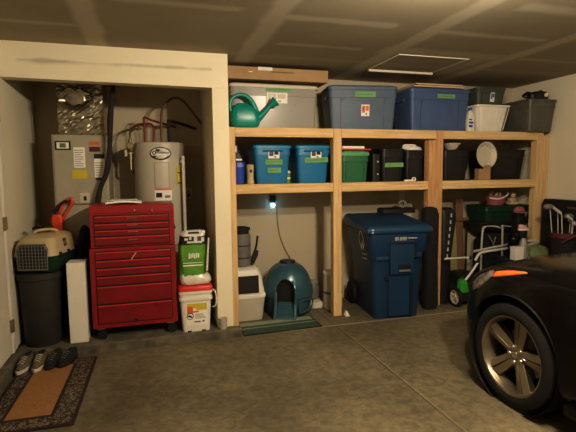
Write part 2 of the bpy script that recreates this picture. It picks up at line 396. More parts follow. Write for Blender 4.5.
# ------------------------------------------------------------------ totes
def tote(label, cx, yf, z0, hx, depth, h, body, lid, t=.03, lidh=.035, rim=.012, rz=0, group=None, panel=True, name='storage_tote', liftrim=True, cat='tote'):
    """hx: half width under the lid; front face under the lid at y=yf"""
    hy = depth/2
    o = thing(name, label, cat, (cx, yf+hy, z0), rz, group)
    zb = h-lidh
    b = MB().rr([(0, 0, 0, hx-t, hy-t, .03), (zb*.5, 0, 0, hx-t*.5, hy-t*.5, .035), (zb*.8, 0, 0, hx-t*.2, hy-t*.2, .035),
                 (zb*.805, 0, 0, hx-t*.2+.006, hy-t*.2+.006, .035), (zb, 0, 0, hx, hy, .04)])
    yf_ = lambda x, z: -(hy-t*(1-z/zb))-.001
    if panel:
        w_ = hx*.62
        b.plate(-w_-.012, -w_, zb*.06, zb*.78, yf_, .008).plate(w_, w_+.012, zb*.06, zb*.78, yf_, .008).plate(-w_-.012, w_+.012, zb*.74, zb*.78, yf_, .008)
        for sx in (-1, 1):
            b.box(min(sx*(hx-.002), sx*(hx+.012)), max(sx*(hx-.002), sx*(hx+.012)), -.08, .08, zb*.78, zb*.86)
    b.build('body', o, body, bevel=.0)
    if lidh:
        l = MB().rr([(zb, 0, 0, hx+rim, hy+rim, .045), (zb+lidh*.55, 0, 0, hx+rim, hy+rim, .045), (zb+lidh*.75, 0, 0, hx+rim-.008, hy+rim-.008, .04),
                     (zb+lidh*.75, 0, 0, hx-.02, hy-.02, .03), (h, 0, 0, hx-.035, hy-.035, .03)])
        l.build('lid', o, lid)
    o['_'] = 0; del o['_']
    return o, yf_
def tape(o, yf, x0, x1, z0, z1, tilt=0, key='tape', scrib=True, th=.009):
    t = MB(); t.m(key); n = 6
    a = [(x0, z0), (x1, z0+tilt), (x1-.004, z1+tilt), (x0+.003, z1)]
    fr = [(x, yf(x, z)-th, z) for x, z in a]; bk = [(x, yf(x, z), z) for x, z in a]
    t.add(fr+bk, [(0,1,2,3),(7,6,5,4),(0,4,5,1),(1,5,6,2),(2,6,7,3),(3,7,4,0)])
    if scrib:
        t.m('ink'); z = (z0+z1)/2; pts = []; k = int((x1-x0-.03)/.008)
        for i in range(max(k, 2)):
            x = x0+.015+i*.008; zz = z+(z1-z0)*.2*(1 if i % 2 else -1)*random.uniform(.3, 1)+tilt*(x-x0)/(x1-x0)
            pts.append((x, yf(x, zz)-th-.001, zz))
        t.tube(pts, .0012, 4, 2)
    return t.build('tape_label', o, fix=False)
def sticker(o, yf, x0, x1, z0, z1, th=.009, cols=('paper', 'black', 'bluegrey')):
    s = MB(); s.m(cols[0]).plate(x0, x1, z0, z1, yf, th); w = x1-x0; h = z1-z0
    s.m(cols[1]).plate(x0+w*.08, x0+w*.45, z0+h*.3, z1-h*.1, yf, th+.001).plate(x0+w*.52, x1-w*.08, z0+h*.45, z1-h*.1, yf, th+.001)
    s.m(cols[2]).plate(x0+w*.15, x0+w*.35, z0+h*.5, z1-h*.25, yf, th+.002).plate(x0+w*.55, x1-w*.3, z0+h*.1, z0+h*.3, yf, th+.001)
    return s.build('sticker', o, fix=False)
T0 = 1.904; T1 = 1.369
# --- top row
o, f = tote('large cloudy clear tote with sheer grey sides behind the watering can', 1.165, .10, T0, .435, .45, .43, 'clear', 'offw', t=.02, lidh=.045, panel=False, name='clear_tote')
tape(o, f, -.09, .17, .352, .392); sticker(o, f, -.085, .12, .24, .34, cols=('paper', 'offw', 'clear'))
s = MB().rr([(2.352, 1.2, .33, .498, .27, .004), (2.475, 1.2, .33, .498, .27, .004)])
bx = thing('cardboard_box', 'long flat cardboard box with clear packing tape on top of the clear tote', 'box', (1.2, .33, 2.352))
MB().box(.703, 1.698, .06, .60, 2.354, 2.470).build('carton', bx, 'card', bevel=.004, world=True)
t_ = MB().m('bagw').box(.99, 1.13, .057, .0595, 2.44, 2.471).box(.99, 1.13, .057, .5, 2.4705, 2.472).box(.90, .935, .057, .0595, 2.42, 2.428)
t_.build('packing_tape', bx, world=True)
pk = MB().m('ink')
for k in range(14): pk.box(1.12+k*.016, 1.13+k*.016, .0575, .0595, 2.425, 2.436)
pk.build('printed_lettering', bx, world=True)
o, f = tote('slate grey blue tote with green tape, nearest the clear tote on the top shelf', 2.125, .085, T0, .360, .40, .455, 'bluegrey', 'bluegrey', t=.028, lidh=.05, rz=R(-9))
tape(o, f, -.09, .13, .33, .385); sticker(o, f, -.02, .065, .14, .255, cols=('paper', 'lblred', 'bluegrey'))
o, f = tote('bright denim blue tote with flattened cardboard lying on its lid', 2.985, .05, T0, .365, .42, .455, 'bluetote', 'bluetote', t=.028, lidh=.05)
tape(o, f, -.05, .17, .345, .385)
cb = thing('flattened_cardboard', 'flattened cardboard sheets lying on the denim blue tote', 'cardboard', (2.98, .25, 2.36))
for i, (a, b_, z, k) in enumerate(((2.66, 3.27, 2.362, 'cardl'), (2.72, 3.24, 2.376, 'card'), (2.70, 3.28, 2.390, 'cardl'))):
    MB().box(a, b_, .06+i*.01, .50, z, z+.011).build('cardboard_sheet', cb, k, world=True)
# bleach-like bottle
bt = thing('detergent_bottle', 'white plastic bottle with blue print between blue tote and basket', 'bottle', (3.415, .13, T0))
MB().rr([(0,0,0,.045,.035,.02),(.17,0,0,.045,.035,.02),(.215,0,0,.028,.022,.02),(.235,0,0,.018,.018,.018)]).build('body', bt, 'white')
MB().cyl((0,0,.236),(0,0,.262),.02).build('cap', bt, 'royal')
p_ = MB().m('royal').box(-.038,.01,-.037,-.0352,.05,.075).box(-.038,.02,-.037,-.0352,.09,.11).box(-.038,0,-.037,-.0352,.125,.14); p_.build('label', bt)
# clear ribbed basket
bk = thing('clear_basket', 'clear ribbed laundry basket of odds and ends on the top shelf', 'basket', (3.685, .28, T0))
g = MB().rr([(0,0,0,.165,.17,.05),(.275,0,0,.215,.21,.06),(.276,0,0,.235,.23,.06),(.295,0,0,.235,.23,.06),(.295,0,0,.21,.205,.06),(.01,0,0,.16,.165,.05)], n=5, cap=(True, True))
g.m('white').build('basket_wall', bk, 'clear2')
g = MB()
for i in range(9):
    x = -.155+i*.039; g.hexa([(x-.004,-.172,.02),(x+.004,-.172,.02),(x+.004,-.168,.02),(x-.004,-.168,.02),(x*1.28-.004,-.214,.27),(x*1.28+.004,-.214,.27),(x*1.28+.004,-.208,.27),(x*1.28-.004,-.208,.27)])
g.build('rib', bk, 'white')
fill = [('rolled_cloth', 'rolled white cloth inside the clear basket', 'cloth', 'white', -.10, .09, .05), ('small_carton', 'small cream carton inside the clear basket', 'box', 'cardl', .02, .12, .06), ('folded_cloth', 'folded olive cloth inside the clear basket', 'cloth', 'olive', .09, .10, .05)]
for i, (nm, lb, ct, k, x, h_, r_) in enumerate(fill):
    g = MB().rr([(.012,3.685+x*.8,.25+.03*i,r_*.7,r_,.02),(.012+h_*1.8,3.685+x*.8,.25+.03*i,r_*.7,r_,.02)])
    for v in g.v: v.z += T0
    ob = g.build(nm, mats=k); tag(ob, lb, ct)
o, f = tote('small grey green lidded tote stacked on the clear basket', 3.675, .10, T0+.297, .19, .32, .20, 'greygreen', 'greygreen', t=.02, lidh=.025, panel=True)
sticker(o, f, -.015, .035, .04, .14, cols=('paper', 'royal', 'teal'))
o, f = tote('dark grey see-through tote overhanging the shelf by the garage side wall', 4.20, -.10, T0, .185, .50, .36, 'greybin', 'greybin', t=.03, lidh=.03, panel=False, name='grey_tote')
# black spotting light / tool on top
bl = thing('tangled_tool', 'black cordless tool with a round white cap on the grey tote', 'tool', (4.17, .0, T0+.362))
g = MB().rr([(0,.04,0,.12,.05,.04),(.05,.04,0,.13,.055,.05),(.085,.06,0,.08,.045,.04)]).tube([(-.16,0,.03),(-.08,.02,.07),(0,0,.05),(.08,0,.09),(.14,0,.05)],.018,8).tube([(-.17,-.03,.012),(-.1,.05,.03),(0,.06,.02)],.011,8)
g.build('housing', bl, 'black'); MB().cyl((.10,-.05,.045),(.10,-.066,.045),.022).build('cap', bl, 'white')
# --- watering can
wc = thing('watering_can', 'teal green plastic watering can with a flared rose on the top shelf', 'watering can', (.848, .025, T0))
g = MB().rr([(0,0,0,.118,.055,.05),(.02,0,0,.136,.064,.06),(.08,0,0,.143,.068,.065),(.13,-.004,0,.134,.065,.062),(.17,-.010,0,.112,.058,.055),(.20,-.018,0,.078,.046,.044),(.218,-.022,0,.045,.03,.028)], n=6)
g.build('tank', wc, 'can')
MB().tube([(-.128,0,.13),(-.138,0,.20),(-.115,0,.262),(-.055,0,.295),(.01,0,.288),(.065,0,.24),(.10,0,.165),(.118,0,.10)], lambda t: .015+.018*t*t, 12, 5).build('handle', wc, 'can')
MB().tube([(.10,0,.06),(.155,0,.11),(.20,0,.155),(.245,0,.205)], lambda t: .040-.022*t, 12, 4).build('spout', wc, 'can')
MB().lathe([(.016,0),(.020,.02),(.048,.078),(.050,.085),(.01,.087)], (.232,0,.195), (.78,-.1,.60), 20).build('rose', wc, 'can')
# --- middle row, first bay
o, f = tote('small royal blue bin behind the first post on the middle shelf', .80, .09, T1, .062, .22, .215, 'royal', 'royal', t=.012, lidh=.012, rim=.004, panel=False, name='blue_bin', cat='bin')
gz = thing('black_gadget', 'black handheld gadget with white trim resting on the royal blue bin', 'gadget', (.80, .16, T1+.215))
MB().rr([(0,0,0,.04,.04,.02),(.05,-.005,0,.042,.042,.02),(.09,-.015,0,.03,.03,.02),(.16,-.02,0,.018,.02,.01)]).build('housing', gz, 'black')
g = MB().box(-.03,.03,-.047,-.038,.012,.028).box(-.035,-.02,-.04,-.028,.09,.15); g.build('trim_band', gz, 'paper')
jr = thing('air_freshener', 'beige waisted air freshener with a dark vent on middle shelf', 'air freshener', (.905, .10, T1))
MB().lathe([(.036,0),(.038,.01),(.031,.07),(.034,.12),(.038,.175),(.030,.188)], n=24).build('housing', jr, 'beige')
MB().ball((0,-.034,.125), .014, 12, (.8,.4,1.3)).build('vent', jr, 'black')
o, f = tote('teal blue tote with two strips of green tape on the middle shelf', 1.125, .07, T1, .183, .42, .38, 'teal', 'tealid', t=.028, lidh=.035, panel=False)
tape(o, f, -.075, .10, .185, .235); tape(o, f, -.055, .085, .105, .155); sticker(o, f, -.045, .065, .245, .325)
g = MB().rr([(.31,0,-.21,.10,.012,.01),(.325,0,-.218,.10,.012,.01)]); g.build('handle_lip', o, 'teal')
o, f = tote('teal blue tote with one long strip of green tape beside the second post', 1.545, .07, T1, .172, .42, .38, 'teal', 'tealid', t=.024, lidh=.035, panel=False)
tape(o, f, -.095, .155, .20, .25, .006); sticker(o, f, -.03, .08, .245, .325)
g = MB().rr([(.31,0,-.21,.10,.012,.01),(.325,0,-.218,.10,.012,.01)]); g.build('handle_lip', o, 'teal')
sp = thing('spray_tin', 'short tin with green and white label between the teal totes', 'tin', (1.315, .22, T1))
MB().cyl((0,0,0),(0,0,.10),.03).build('tin_body', sp, 'lime'); MB().lathe([(.0305,.04),(.0305,.06)],n=20,cap=(False,False)).build('label_band', sp, 'paper')
MB().lathe([(.031,.10),(.031,.118),(.024,.125)],n=20).build('cap', sp, 'paper')
# --- second bay
o, f = tote('green tote with a pale green lid beside the second post', 2.0, .07, T1, .155, .42, .325, 'green', 'greenl', t=.018, lidh=.055)
ga = thing('board_game', 'red and white game box lying on the green tote', 'box', (2.02, .22, T1+.327))
MB().box(-.17,.155,-.15,.2,0,.016).build('box_base', ga, 'lidred', bevel=.003); MB().box(-.16,.085,-.14,.18,.017,.042).build('box_lid', ga, 'paper', bevel=.003)
cs_ = thing('tool_case', 'narrow black case standing upright with two silver latches', 'case', (2.245, .27, T1))
MB().rr([(0,0,0,.045,.19,.02),(.29,0,0,.045,.19,.02)]).build('shell', cs_, 'black', bevel=.004)
for z in (.08, .21): MB().cyl((.01,-.19,z),(.01,-.198,z),.010).build('latch', cs_, 'chrome')
o, f = tote('black tote marked with green tape on the middle shelf', 2.44, .08, T1, .13, .42, .355, 'black', 'black', t=.016, lidh=.03, panel=True)
tape(o, f, -.10, .12, .15, .195, .004)
o, f = tote('black tote carrying the white cords on middle shelf', 2.70, .08, T1, .108, .42, .33, 'black', 'black', t=.014, lidh=.03, panel=True)
cd = thing('bundled_cords', 'bundle of white cords and bags lying on a black tote', 'cords', (2.69, .22, T1+.332))
g = MB()
for k in range(5):
    a = k*1.3; g.tube([(-.13+.02*k,-.10+.02*k,.012),(-.05,-.12+.03*k,.03+.006*k),(.04,-.08,.035+.004*k),(.10,-.10+.03*k,.018)], .011, 7, 4)
g.rr([(0,.02,-.06,.10,.07,.04),(.03,.02,-.06,.08,.05,.04),(.038,.02,-.06,.05,.03,.02)]); g.build('cord', cd, 'paper')
wr = thing('tape_roll', 'small white tape roll and strap lying on the front rail', 'tape', (2.62, .045, T1))
g = MB().lathe([(.012,-.01),(.022,-.01),(.022,.01),(.012,.01),(.012,-.01)], (.045,0,.022), (0,1,0), 20, (False,False)).box(-.07,.03,-.008,.008,.001,.018); g.build('roll', wr, 'paper')
# --- third bay
o, f = tote('open black tote holding a cream dish, nearest the double post', 3.265, .13, T1, .17, .40, .34, 'black', 'black', t=.03, lidh=.02, panel=False)
dh = thing('cream_dish', 'cream ribbed dish on the open black tote', 'dish', (3.235, .2, T1+.342))
g = MB().lathe([(.05,0),(.07,.03),(.098,.065),(.10,.07),(.09,.07),(.06,.03),(.04,.012)], n=24); g.build('bowl', dh, 'offw')
bs = thing('white_basin', 'round white plastic basin standing on edge behind a carton', 'basin', (3.595, .062, T1))
g = MB().lathe([(.09,0),(.11,.012),(.135,.04),(.148,.05),(.148,.058),(.135,.058),(.12,.045),(.10,.02),(.001,.016)], (0,.055,.275), (.10,-1,.06), 32, (True,False)); g.build('bowl', bs, 'offw')
ct = thing('small_carton', 'little open cardboard carton in front of the white basin', 'carton', (3.565, .10, T1))
g = MB().box(-.075,.080,-.05,.02,0,.125).hexa([(-.02,-.052,.125),(.08,-.052,.125),(.08,-.050,.125),(-.02,-.050,.125),(-.02,-.062,.165),(.08,-.062,.165),(.08,-.060,.165),(-.02,-.060,.165)]); g.build('carton', ct, 'card', bevel=.002)
o, f = tote('wide black tote nearest the end post on the middle shelf', 3.945, .13, T1, .262, .40, .345, 'black', 'black', t=.035, lidh=.02, panel=True)

# ------------------------------------------------------------------ under the shelf, first bay
lb = thing('litter_box', 'off-white hooded litter box with a dark flap', 'litter box', (.855, .34, 0))
g = MB().rr([(0,0,0,.165,.20,.05),(.20,0,0,.19,.225,.06),(.235,0,0,.195,.23,.06)], n=5); g.build('tray', lb, 'offw')
g = MB().rr([(.235,0,0,.20,.235,.06),(.26,0,0,.20,.235,.06),(.27,0,0,.19,.225,.06),(.42,0,.01,.172,.20,.06),(.50,0,.02,.150,.175,.06),(.52,0,.02,.12,.14,.05)], n=5); g.build('hood', lb, 'white')
fy = lambda x, z: -.226+(z-.27)*.10
g = MB().plate(-.15,.135,.275,.475,fy,.010); g.build('door_frame', lb, 'white', bevel=.006)
g = MB().plate(-.14,.12,.285,.46,fy,.014); g.build('door_flap', lb, 'dkpipe', bevel=.006)
vc = thing('pet_food_canister', 'grey ribbed canister with a dark lid on the litter box', 'canister', (.845, .36, .522))
MB().lathe([(.085,0),(.10,.02),(.103,.15),(.103,.30),(.095,.335)], n=28).build('canister', vc, 'grey')
g = MB()
for z in (.09, .215): g.lathe([(.1035,z-.005),(.108,z),(.1035,z+.005)], n=28, cap=(False,False))
g.build('band', vc, 'black'); MB().lathe([(.085,.335),(.085,.365),(.10,.37),(.10,.395),(.06,.405)], n=28).build('lid', vc, 'dkpipe')
br = thing('litter_scoop', 'black litter scoop leaning beside the grey canister', 'scoop', (.985, .36, .525))
g = MB().tube([(.035,-.02,.30),(.02,-.02,.20),(.0,-.02,.13)], .011, 8, 3); g.build('handle', br, 'black')
g = MB().prism([(-.055,.0),(-.015,.0),(.035,.10),(.04,.15),(-.005,.155),(-.03,.09)], -.035, -.01, 'y'); g.build('scoop', br, 'black', bevel=.004)
# dome litter box
dm = thing('dome_litter_box', 'pearly dark teal dome shaped litter box with ribbed entry ramp', 'litter box', (1.335, .325, 0), R(-22))
RD = .262
def dome_r(z):
    if z < .20: return RD*(.83+.17*min(1, (z/.20))**.6)
    a = (z-.20)/.345; return RD*math.sqrt(max(0, 1-a*a))
rings = []
for z in [0,.02,.06,.12,.18,.20]: rings.append((dome_r(z), z))
rings += [(RD+.006,.201),(RD+.006,.215)]
for k in range(1, 15):
    a = R(90*k/15); rings.append((RD*cos(a)**.82, .215+.325*sin(a)))
body = MB().lathe(rings, n=48, cap=(True, True)).build('shell', dm, 'dome')
cut = MB()
pr = [(-.10,.03),(.10,.03),(.10,.24)]+[(.10*cos(R(a)), .27+.13*sin(R(a))) for a in range(0, 181, 20)]+[(-.10,.24)]
cut.prism(pr, -.40, -.02, 'y'); cob = cut.build('cutter')if False else None
import bmesh
def boolean_cut(ob, cutter_mb):
    c_ = cutter_mb.build('cutter_tmp', mats='black')
    if ob.parent: c_.parent = ob.parent
    md = ob.modifiers.new('bool', 'BOOLEAN'); md.object = c_; md.operation = 'DIFFERENCE'; md.solver = 'EXACT'
    bpy.context.view_layer.update()
    dg = bpy.context.evaluated_depsgraph_get(); me = bpy.data.meshes.new_from_object(ob.evaluated_get(dg))
    ob.modifiers.remove(md); ob.data = me
    bpy.data.objects.remove(c_)
boolean_cut(body, cut)
MB().prism([(x*.97, z*.99+.004) for x, z in pr], -.16, -.03, 'y').build('interior_shade', dm, 'black')  # solid black block painted in as the darkness inside the dome
g = MB()   # rim around the entry, thick hood collar
pts = [(-.106,-.258,.03),(-.106,-.258,.24)]+[(.106*cos(R(a)), -.258+.07*max(0,sin(R(a)))**2, .27+.135*sin(R(a))) for a in range(160, 19, -20)]+[(.106,-.258,.24),(.106,-.258,.03)]
g.tube(pts, .011, 8, 2); g.build('entry_collar', dm, 'dome')
g = MB().hexa([(-.10,-.335,0),(.10,-.335,0),(.10,-.20,0),(-.10,-.20,0),(-.09,-.315,.03),(.09,-.315,.03),(.09,-.17,.15),(-.09,-.17,.15)])
for k in range(5):
    y = -.308+k*.026; z = .034+k*.0215; g.box(-.08,.08,y-.005,y+.007,z,z+.010)
for sx in (-1, 1): g.hexa([(sx*.105-.012,-.34,0),(sx*.105+.012,-.34,0),(sx*.105+.012,-.17,0),(sx*.105-.012,-.17,0),(sx*.10-.012,-.32,.06),(sx*.10+.012,-.32,.06),(sx*.10+.012,-.2,.26),(sx*.10-.012,-.2,.26)])
g.build('ramp', dm, 'dome', bevel=.004)
MB().lathe([(.085,.535),(.08,.55),(.03,.556)], n=24).build('vent_cap', dm, 'black')
g = MB().tube([(.15,-.24,.06),(.235,-.13,.06),(.26,-.03,.08),(.265,-.03,.15),(.245,-.13,.17),(.16,-.235,.17)], .009, 8, 4, True); g.build('side_badge', dm, 'dome')
# striped mat
mt = thing('striped_mat', 'low green and cream striped mat with black edge at the litter boxes', 'mat', (1.12, -.10, 0))
MB().rr([(.001,0,0,.385,.17,.01),(.008,0,0,.385,.17,.01)]).build('mat_base', mt, 'black')
g = MB()
for a, b_, k in ((-.155,-.105,'matd'),(-.105,-.085,'ink'),(-.085,-.02,'matd'),(-.02,.0,'matg'),(.0,.055,'matd'),(.055,.155,'matg')):
    g.m(k).box(-.37,.37,a,b_,.006,.0105)
g.build('stripes', mt)
mt.rotation_euler = (0,0,R(1.5))
# feeder and dispenser
fd = thing('pet_feeder', 'white gravity pet feeder with a clear jar and front bowl', 'feeder', (1.675, .44, 0))
g = MB().rr([(0,0,0,.075,.12,.05),(.05,0,0,.08,.13,.055),(.065,0,.02,.07,.08,.05)]); g.build('base', fd, 'white')
MB().lathe([(.05,.066),(.062,.09),(.066,.15),(.060,.22),(.045,.25)], (0,.03,0), n=24).build('jar', fd, 'clear2')
MB().lathe([(.055,.25),(.055,.27),(.03,.28)], (0,.03,0), n=24).build('lid', fd, 'clear')
MB().ball((0,-.07,.068), .05, 16, (1,.8,.25)).build('food_bowl', fd, 'offw')
ds = thing('food_dispenser', 'tall cream food container with dark mark behind the second post', 'container', (1.83, .28, 0))
MB().lathe([(.095,0),(.105,.02),(.105,.16),(.10,.36),(.095,.375)], n=28).build('container', ds, 'offw')
MB().lathe([(.10,.375),(.104,.38),(.104,.41),(.06,.42)], n=28).build('lid', ds, 'white')
g = MB().lathe([(.1062,.17),(.1062,.20)], n=28, cap=(False,False)); g.build('band', ds, 'grey'); MB().box(-.06,-.01,-.106,-.09,.24,.26).build('label', ds, 'black')
kb = thing('door_wedge', 'small white wedge on the floor beside the second post', 'wedge', (1.86, -.02, 0))
MB().hexa([(-.015,-.03,0),(.03,-.03,0),(.02,.03,0),(-.02,.03,0),(0,-.0,.05),(.01,-.0,.05),(.01,.02,.05),(-.005,.02,.05)]).build('wedge', kb, 'white', bevel=.004)
# led night light with cord
nl = thing('plug_in_light', 'small glowing white blue plug-in light on the back wall', 'light', (1.255, YB, 1.13))
MB().box(-.03,.03,-.03,0,.02,.09).build('housing', nl, 'black', bevel=.004)
MB().ball((0,-.035,-.01), .021, 14, (1,1,1)).build('bulb', nl, 'led')
MB().box(-.036,.036,-.006,0,-.058,.058).build('cover_plate', nl, 'offw', bevel=.003)
g = MB().tube([(.03,-.02,.05),(.045,-.015,-.02),(.05,-.012,-.15),(.07,-.012,-.32),(.11,-.012,-.45),(.13,-.012,-.50),(.17,-.03,-.58),(.19,-.02,-.64),(.2,-.02,-1.1)], .004, 6, 5); g.build('cord', nl, 'brass')

# ------------------------------------------------------------------ navy waste cart
wk = thing('waste_cart', 'large navy blue wheeled waste cart with hinged lid under the shelf', 'waste cart', (2.345, .045, 0), R(-6))
HX = .30
g = MB().rr([(0,0,.02,.235,.30,.05),(.03,0,.02,.24,.31,.06),(.45,0,.025,.262,.330,.06),(.655,0,.03,.280,.345,.06),(.70,0,.03,.306,.365,.06),(.86,0,.03,.320,.375,.06),(.875,0,.03,.320,.375,.06)], n=5)
g.build('body', wk, 'cart')
g = MB()
g.plate(-.10,.15,.46,.80,lambda x, z:-.342,.014)
g.plate(-.10,.24,.62,.67,lambda x, z:-.332,.012).plate(-.24,-.10,.60,.64,lambda x, z:-.322,.012)
g.plate(-.10,.15,.03,.46,lambda x, z:-.306,.016)
g.build('front_panel', wk, 'cart', bevel=.012)
for a in ((-.02,.115,-.360,-.345,.475,.565),(.150,.178,-.350,-.340,.62,.775),(-.09,.165,-.362,-.345,.765,.785),(.118,.150,-.334,-.318,.02,.42),(-.14,-.10,-.332,-.315,.40,.44)): MB().box(*a).build('grab_recess_shade', wk, 'cartd', bevel=.004)  # darker navy blocks put the shade of the recesses into colour
MB().box(-.015,.108,-.372,-.355,.488,.508).build('grab_bar', wk, 'grey', bevel=.006)
g = MB()
HXl = .345
g.loft([[(-HXl,-.37,.868),(HXl,-.37,.868),(HXl,.40,.90),(-HXl,.40,.90)],[(-HXl,-.37,.922),(HXl,-.37,.922),(HXl,.40,.985),(-HXl,.40,.985)],[(-HXl+.03,-.34,.945),(HXl-.03,-.34,.945),(HXl-.03,.38,1.015),(-HXl+.03,.38,1.015)]], smooth=False)
g.build('lid', wk, 'cartl', bevel=.018, seg=3)
MB().cyl((-.30,.43,.93),(.30,.43,.93),.016).build('handle_bar', wk, 'cart')
for sx in (-1, 1):
    w_ = MB().lathe([(.02,-.03),(.10,-.03),(.125,-.02),(.125,.02),(.10,.03),(.02,.03)], (sx*.27,.33,.125), (1,0,0), 24); w_.build('wheel', wk, 'rubber')
g = MB(); x = -.055
for wd, hh in ((3,.034),(5,.034),(7,.020)):
    for k in range(wd):
        dx = .0145
        g.box(x,x+.004,-.3745,-.372,.842-hh/2+ (.010 if hh<.03 else 0),.842+hh/2); 
        g.box(x+.004,x+dx-.004,-.3745,-.372,.842+hh/2-.008,.842+hh/2)
        if k % 2: g.box(x+.004,x+dx-.004,-.3745,-.372,.838,.844)
        else: g.box(x+dx-.006,x+dx-.003,-.3745,-.372,.842-hh/2+(.010 if hh<.03 else 0),.842+hh/2)
        x += dx
    x += .008
for v in g.v: v.y += .016; v.z -= .025
g.build('stamped_lettering', wk, 'dash')
# logo on the side: three bent arrows over two slanted lines
g = MB()
xs_ = -.34
def bar(y0, z0, y1, z1, w=.012):
    d = Vector((0, y1-y0, z1-z0)); n_ = Vector((0, -d.z, d.y)).normalized()*w/2; a = Vector((xs_, y0, z0)); b2 = Vector((xs_, y1, z1)); e = Vector((-.0015,0,0))
    g.hexa([a-n_, b2-n_, b2-n_+e*-1, a-n_+e*-1, a+n_, b2+n_, b2+n_+e*-1, a+n_+e*-1])
for (a_, b_) in (((-.13,.86),(-.10,.90)),((-.10,.90),(-.06,.85)),((-.15,.80),(-.13,.86)),((-.06,.85),(-.06,.80)),((-.15,.80),(-.12,.75)),((-.12,.75),(-.12,.82)),((-.06,.80),(-.08,.74)),((-.08,.74),(-.10,.80)),((-.15,.71),(-.06,.70)),((-.15,.675),(-.06,.665))):
    bar(a_[0], a_[1], b_[0], b_[1])
for v in g.v: v.z = .745+(v.z-.79)*1.25; v.y = -.13+(v.y+.105)*1.6
for v in g.v: v.x = -(.306+.014*(v.z-.70)/.16)-.003 if v.z > .70 else -(.280+.026*max(0,(v.z-.655))/.045)-.003
for v in g.v: v.x -= .004
g.build('side_emblem', wk, 'paper', fix=False)
g = MB().box(-.30,-.28,-.374,-.369,.905,.92).box(-.30,-.283,-.374,-.369,.88,.893)
g.build('lid_mark', wk, 'dash')
# black soft case on the cart's lid, black case beside the cart, hose reel
dc = thing('black_case', 'flat black case lying at the back of the cart lid', 'case', (2.62, .33, 1.012), R(-6))
MB().rr([(0,0,0,.20,.09,.03),(.045,0,0,.20,.09,.03),(.055,0,0,.18,.075,.03)]).build('shell', dc, 'black')
rl = thing('tape_spool', 'grey spool of tape resting on the flat black case', 'spool', (2.69, .32, 1.068))
MB().lathe([(.02,-.02),(.045,-.02),(.045,.02),(.02,.02),(.02,-.02)], (0,0,.045), (.3,1,0), 24, (False,False)).build('spool', rl, 'grey')
fb = thing('folding_chair_bag', 'tall black fabric bag standing between cart and double post', 'bag', (2.835, -.07, 0))
g = MB().rr([(0,-.03,0,.065,.045,.03),(.05,-.02,0,.078,.055,.03),(.5,-.03,.0,.075,.055,.03),(1.02,-.04,0,.085,.06,.03),(1.085,-.045,0,.07,.05,.03),(1.10,-.05,0,.04,.03,.03)]); g.build('bag', fb, 'bfab')

# ------------------------------------------------------------------ under the shelf, third bay
bg = thing('ski_bag', 'tall black case with a row of white dashes beside the double post', 'case', (3.075, .095, 0))
MB().rr([(0,-.01,0,.055,.085,.04),(.5,0,0,.065,.085,.04),(.97,.03,0,.095,.085,.04),(1.05,.02,0,.085,.07,.04),(1.07,.02,0,.06,.05,.04)]).build('shell', bg, 'black')
g = MB()
for k in range(7): z = .52+k*.075; g.box(-.010+(z-.5)*.09,.006+(z-.5)*.09,-.0875,-.085,z,z+.04)
g.build('dash_mark', bg, 'dash')
pl = thing('wooden_stake', 'rough brown plank stake with a short nailed crosspiece', 'plank', (3.555, .46, 0))
MB().hexa([(-.02,-.012,0),(.09,-.012,0),(.09,.012,0),(-.02,.012,0),(-.05,-.0,1.14),(.05,-.0,1.14),(.05,.02,1.14),(-.05,.02,1.14)]).build('stake', pl, 'brownwood', bevel=.003)
MB().box(-.15,.12,-.035,-.008,.87,.905).build('crosspiece', pl, 'brownwood', bevel=.003)
op = MB().hexa([(3.44,.40,0),(3.53,.40,0),(3.53,.42,0),(3.44,.42,0),(3.42,.47,.93),(3.51,.47,.93),(3.51,.49,.93),(3.42,.49,.93)]).build('olive_board', mats='olivep', bevel=.003)
tag(op, 'narrow olive board leaning behind the brown plank stake', 'board')
tb = thing('folding_table', 'dark folding camp table with curved silver tube legs under the shelf', 'table', (4.0, .33, 0))
MB().box(-.38,.38,-.19,.20,.835,.875).build('table_top', tb, 'black', bevel=.01)
MB().tube([(-.345,-.17,0),(-.355,-.17,.40),(-.350,-.17,.72),(-.32,-.17,.82),(-.20,-.17,.825),(-.10,-.17,.80)],.012,8,4).build('leg', tb, 'silver')
MB().tube([(-.055,-.17,0),(-.06,-.17,.5),(-.07,-.17,.86)],.012,8,3).build('leg', tb, 'silver')
for sx in (-.30, .35): MB().cyl((sx,.17,0),(sx,.17,.835),.012,n=10).build('leg', tb, 'black')
MB().tube([(-.05,-.17,.82),(.15,-.17,.80),(.34,-.17,.82)],.008,8,4).build('brace', tb, 'silver')
MB().tube([(-.27,-.18,.72),(-.20,-.18,.62),(-.15,-.18,.52)],.008,8,2).tube([(-.17,-.18,.70),(-.20,-.18,.60),(-.25,-.18,.52)],.008,8,2).build('brace', tb, 'grey')
db = thing('duffel_bag', 'large black duffel bag under the dark folding table', 'bag', (4.02, .35, 0))
MB().rr([(0,0,0,.27,.13,.08),(.1,0,0,.28,.14,.09),(.62,0,0,.27,.14,.09),(.72,0,0,.2,.10,.08)]).build('bag', db, 'bfab')
o, f = tote('dark green tote with green tape on the folding table', 4.0, .14, .876, .32, .36, .19, 'dkgreen', 'dkgreen', t=.02, lidh=.03)
tape(o, f, .08, .26, .03, .10, .0, 'tape', False)
pb = thing('toy_basket', 'dusty pink basket with a white looped handle on the green tote', 'basket', (3.90, .26, 1.067))
MB().lathe([(.09,0),(.12,.10),(.125,.11),(.11,.11),(.08,.02)], n=20).build('basket', pb, 'pink')
MB().tube([(-.13,-.06,.085),(-.06,-.11,.075),(.02,-.11,.09),(.10,-.09,.12),(.13,-.06,.14)],.009,8,4).build('handle', pb, 'white')
g = MB()
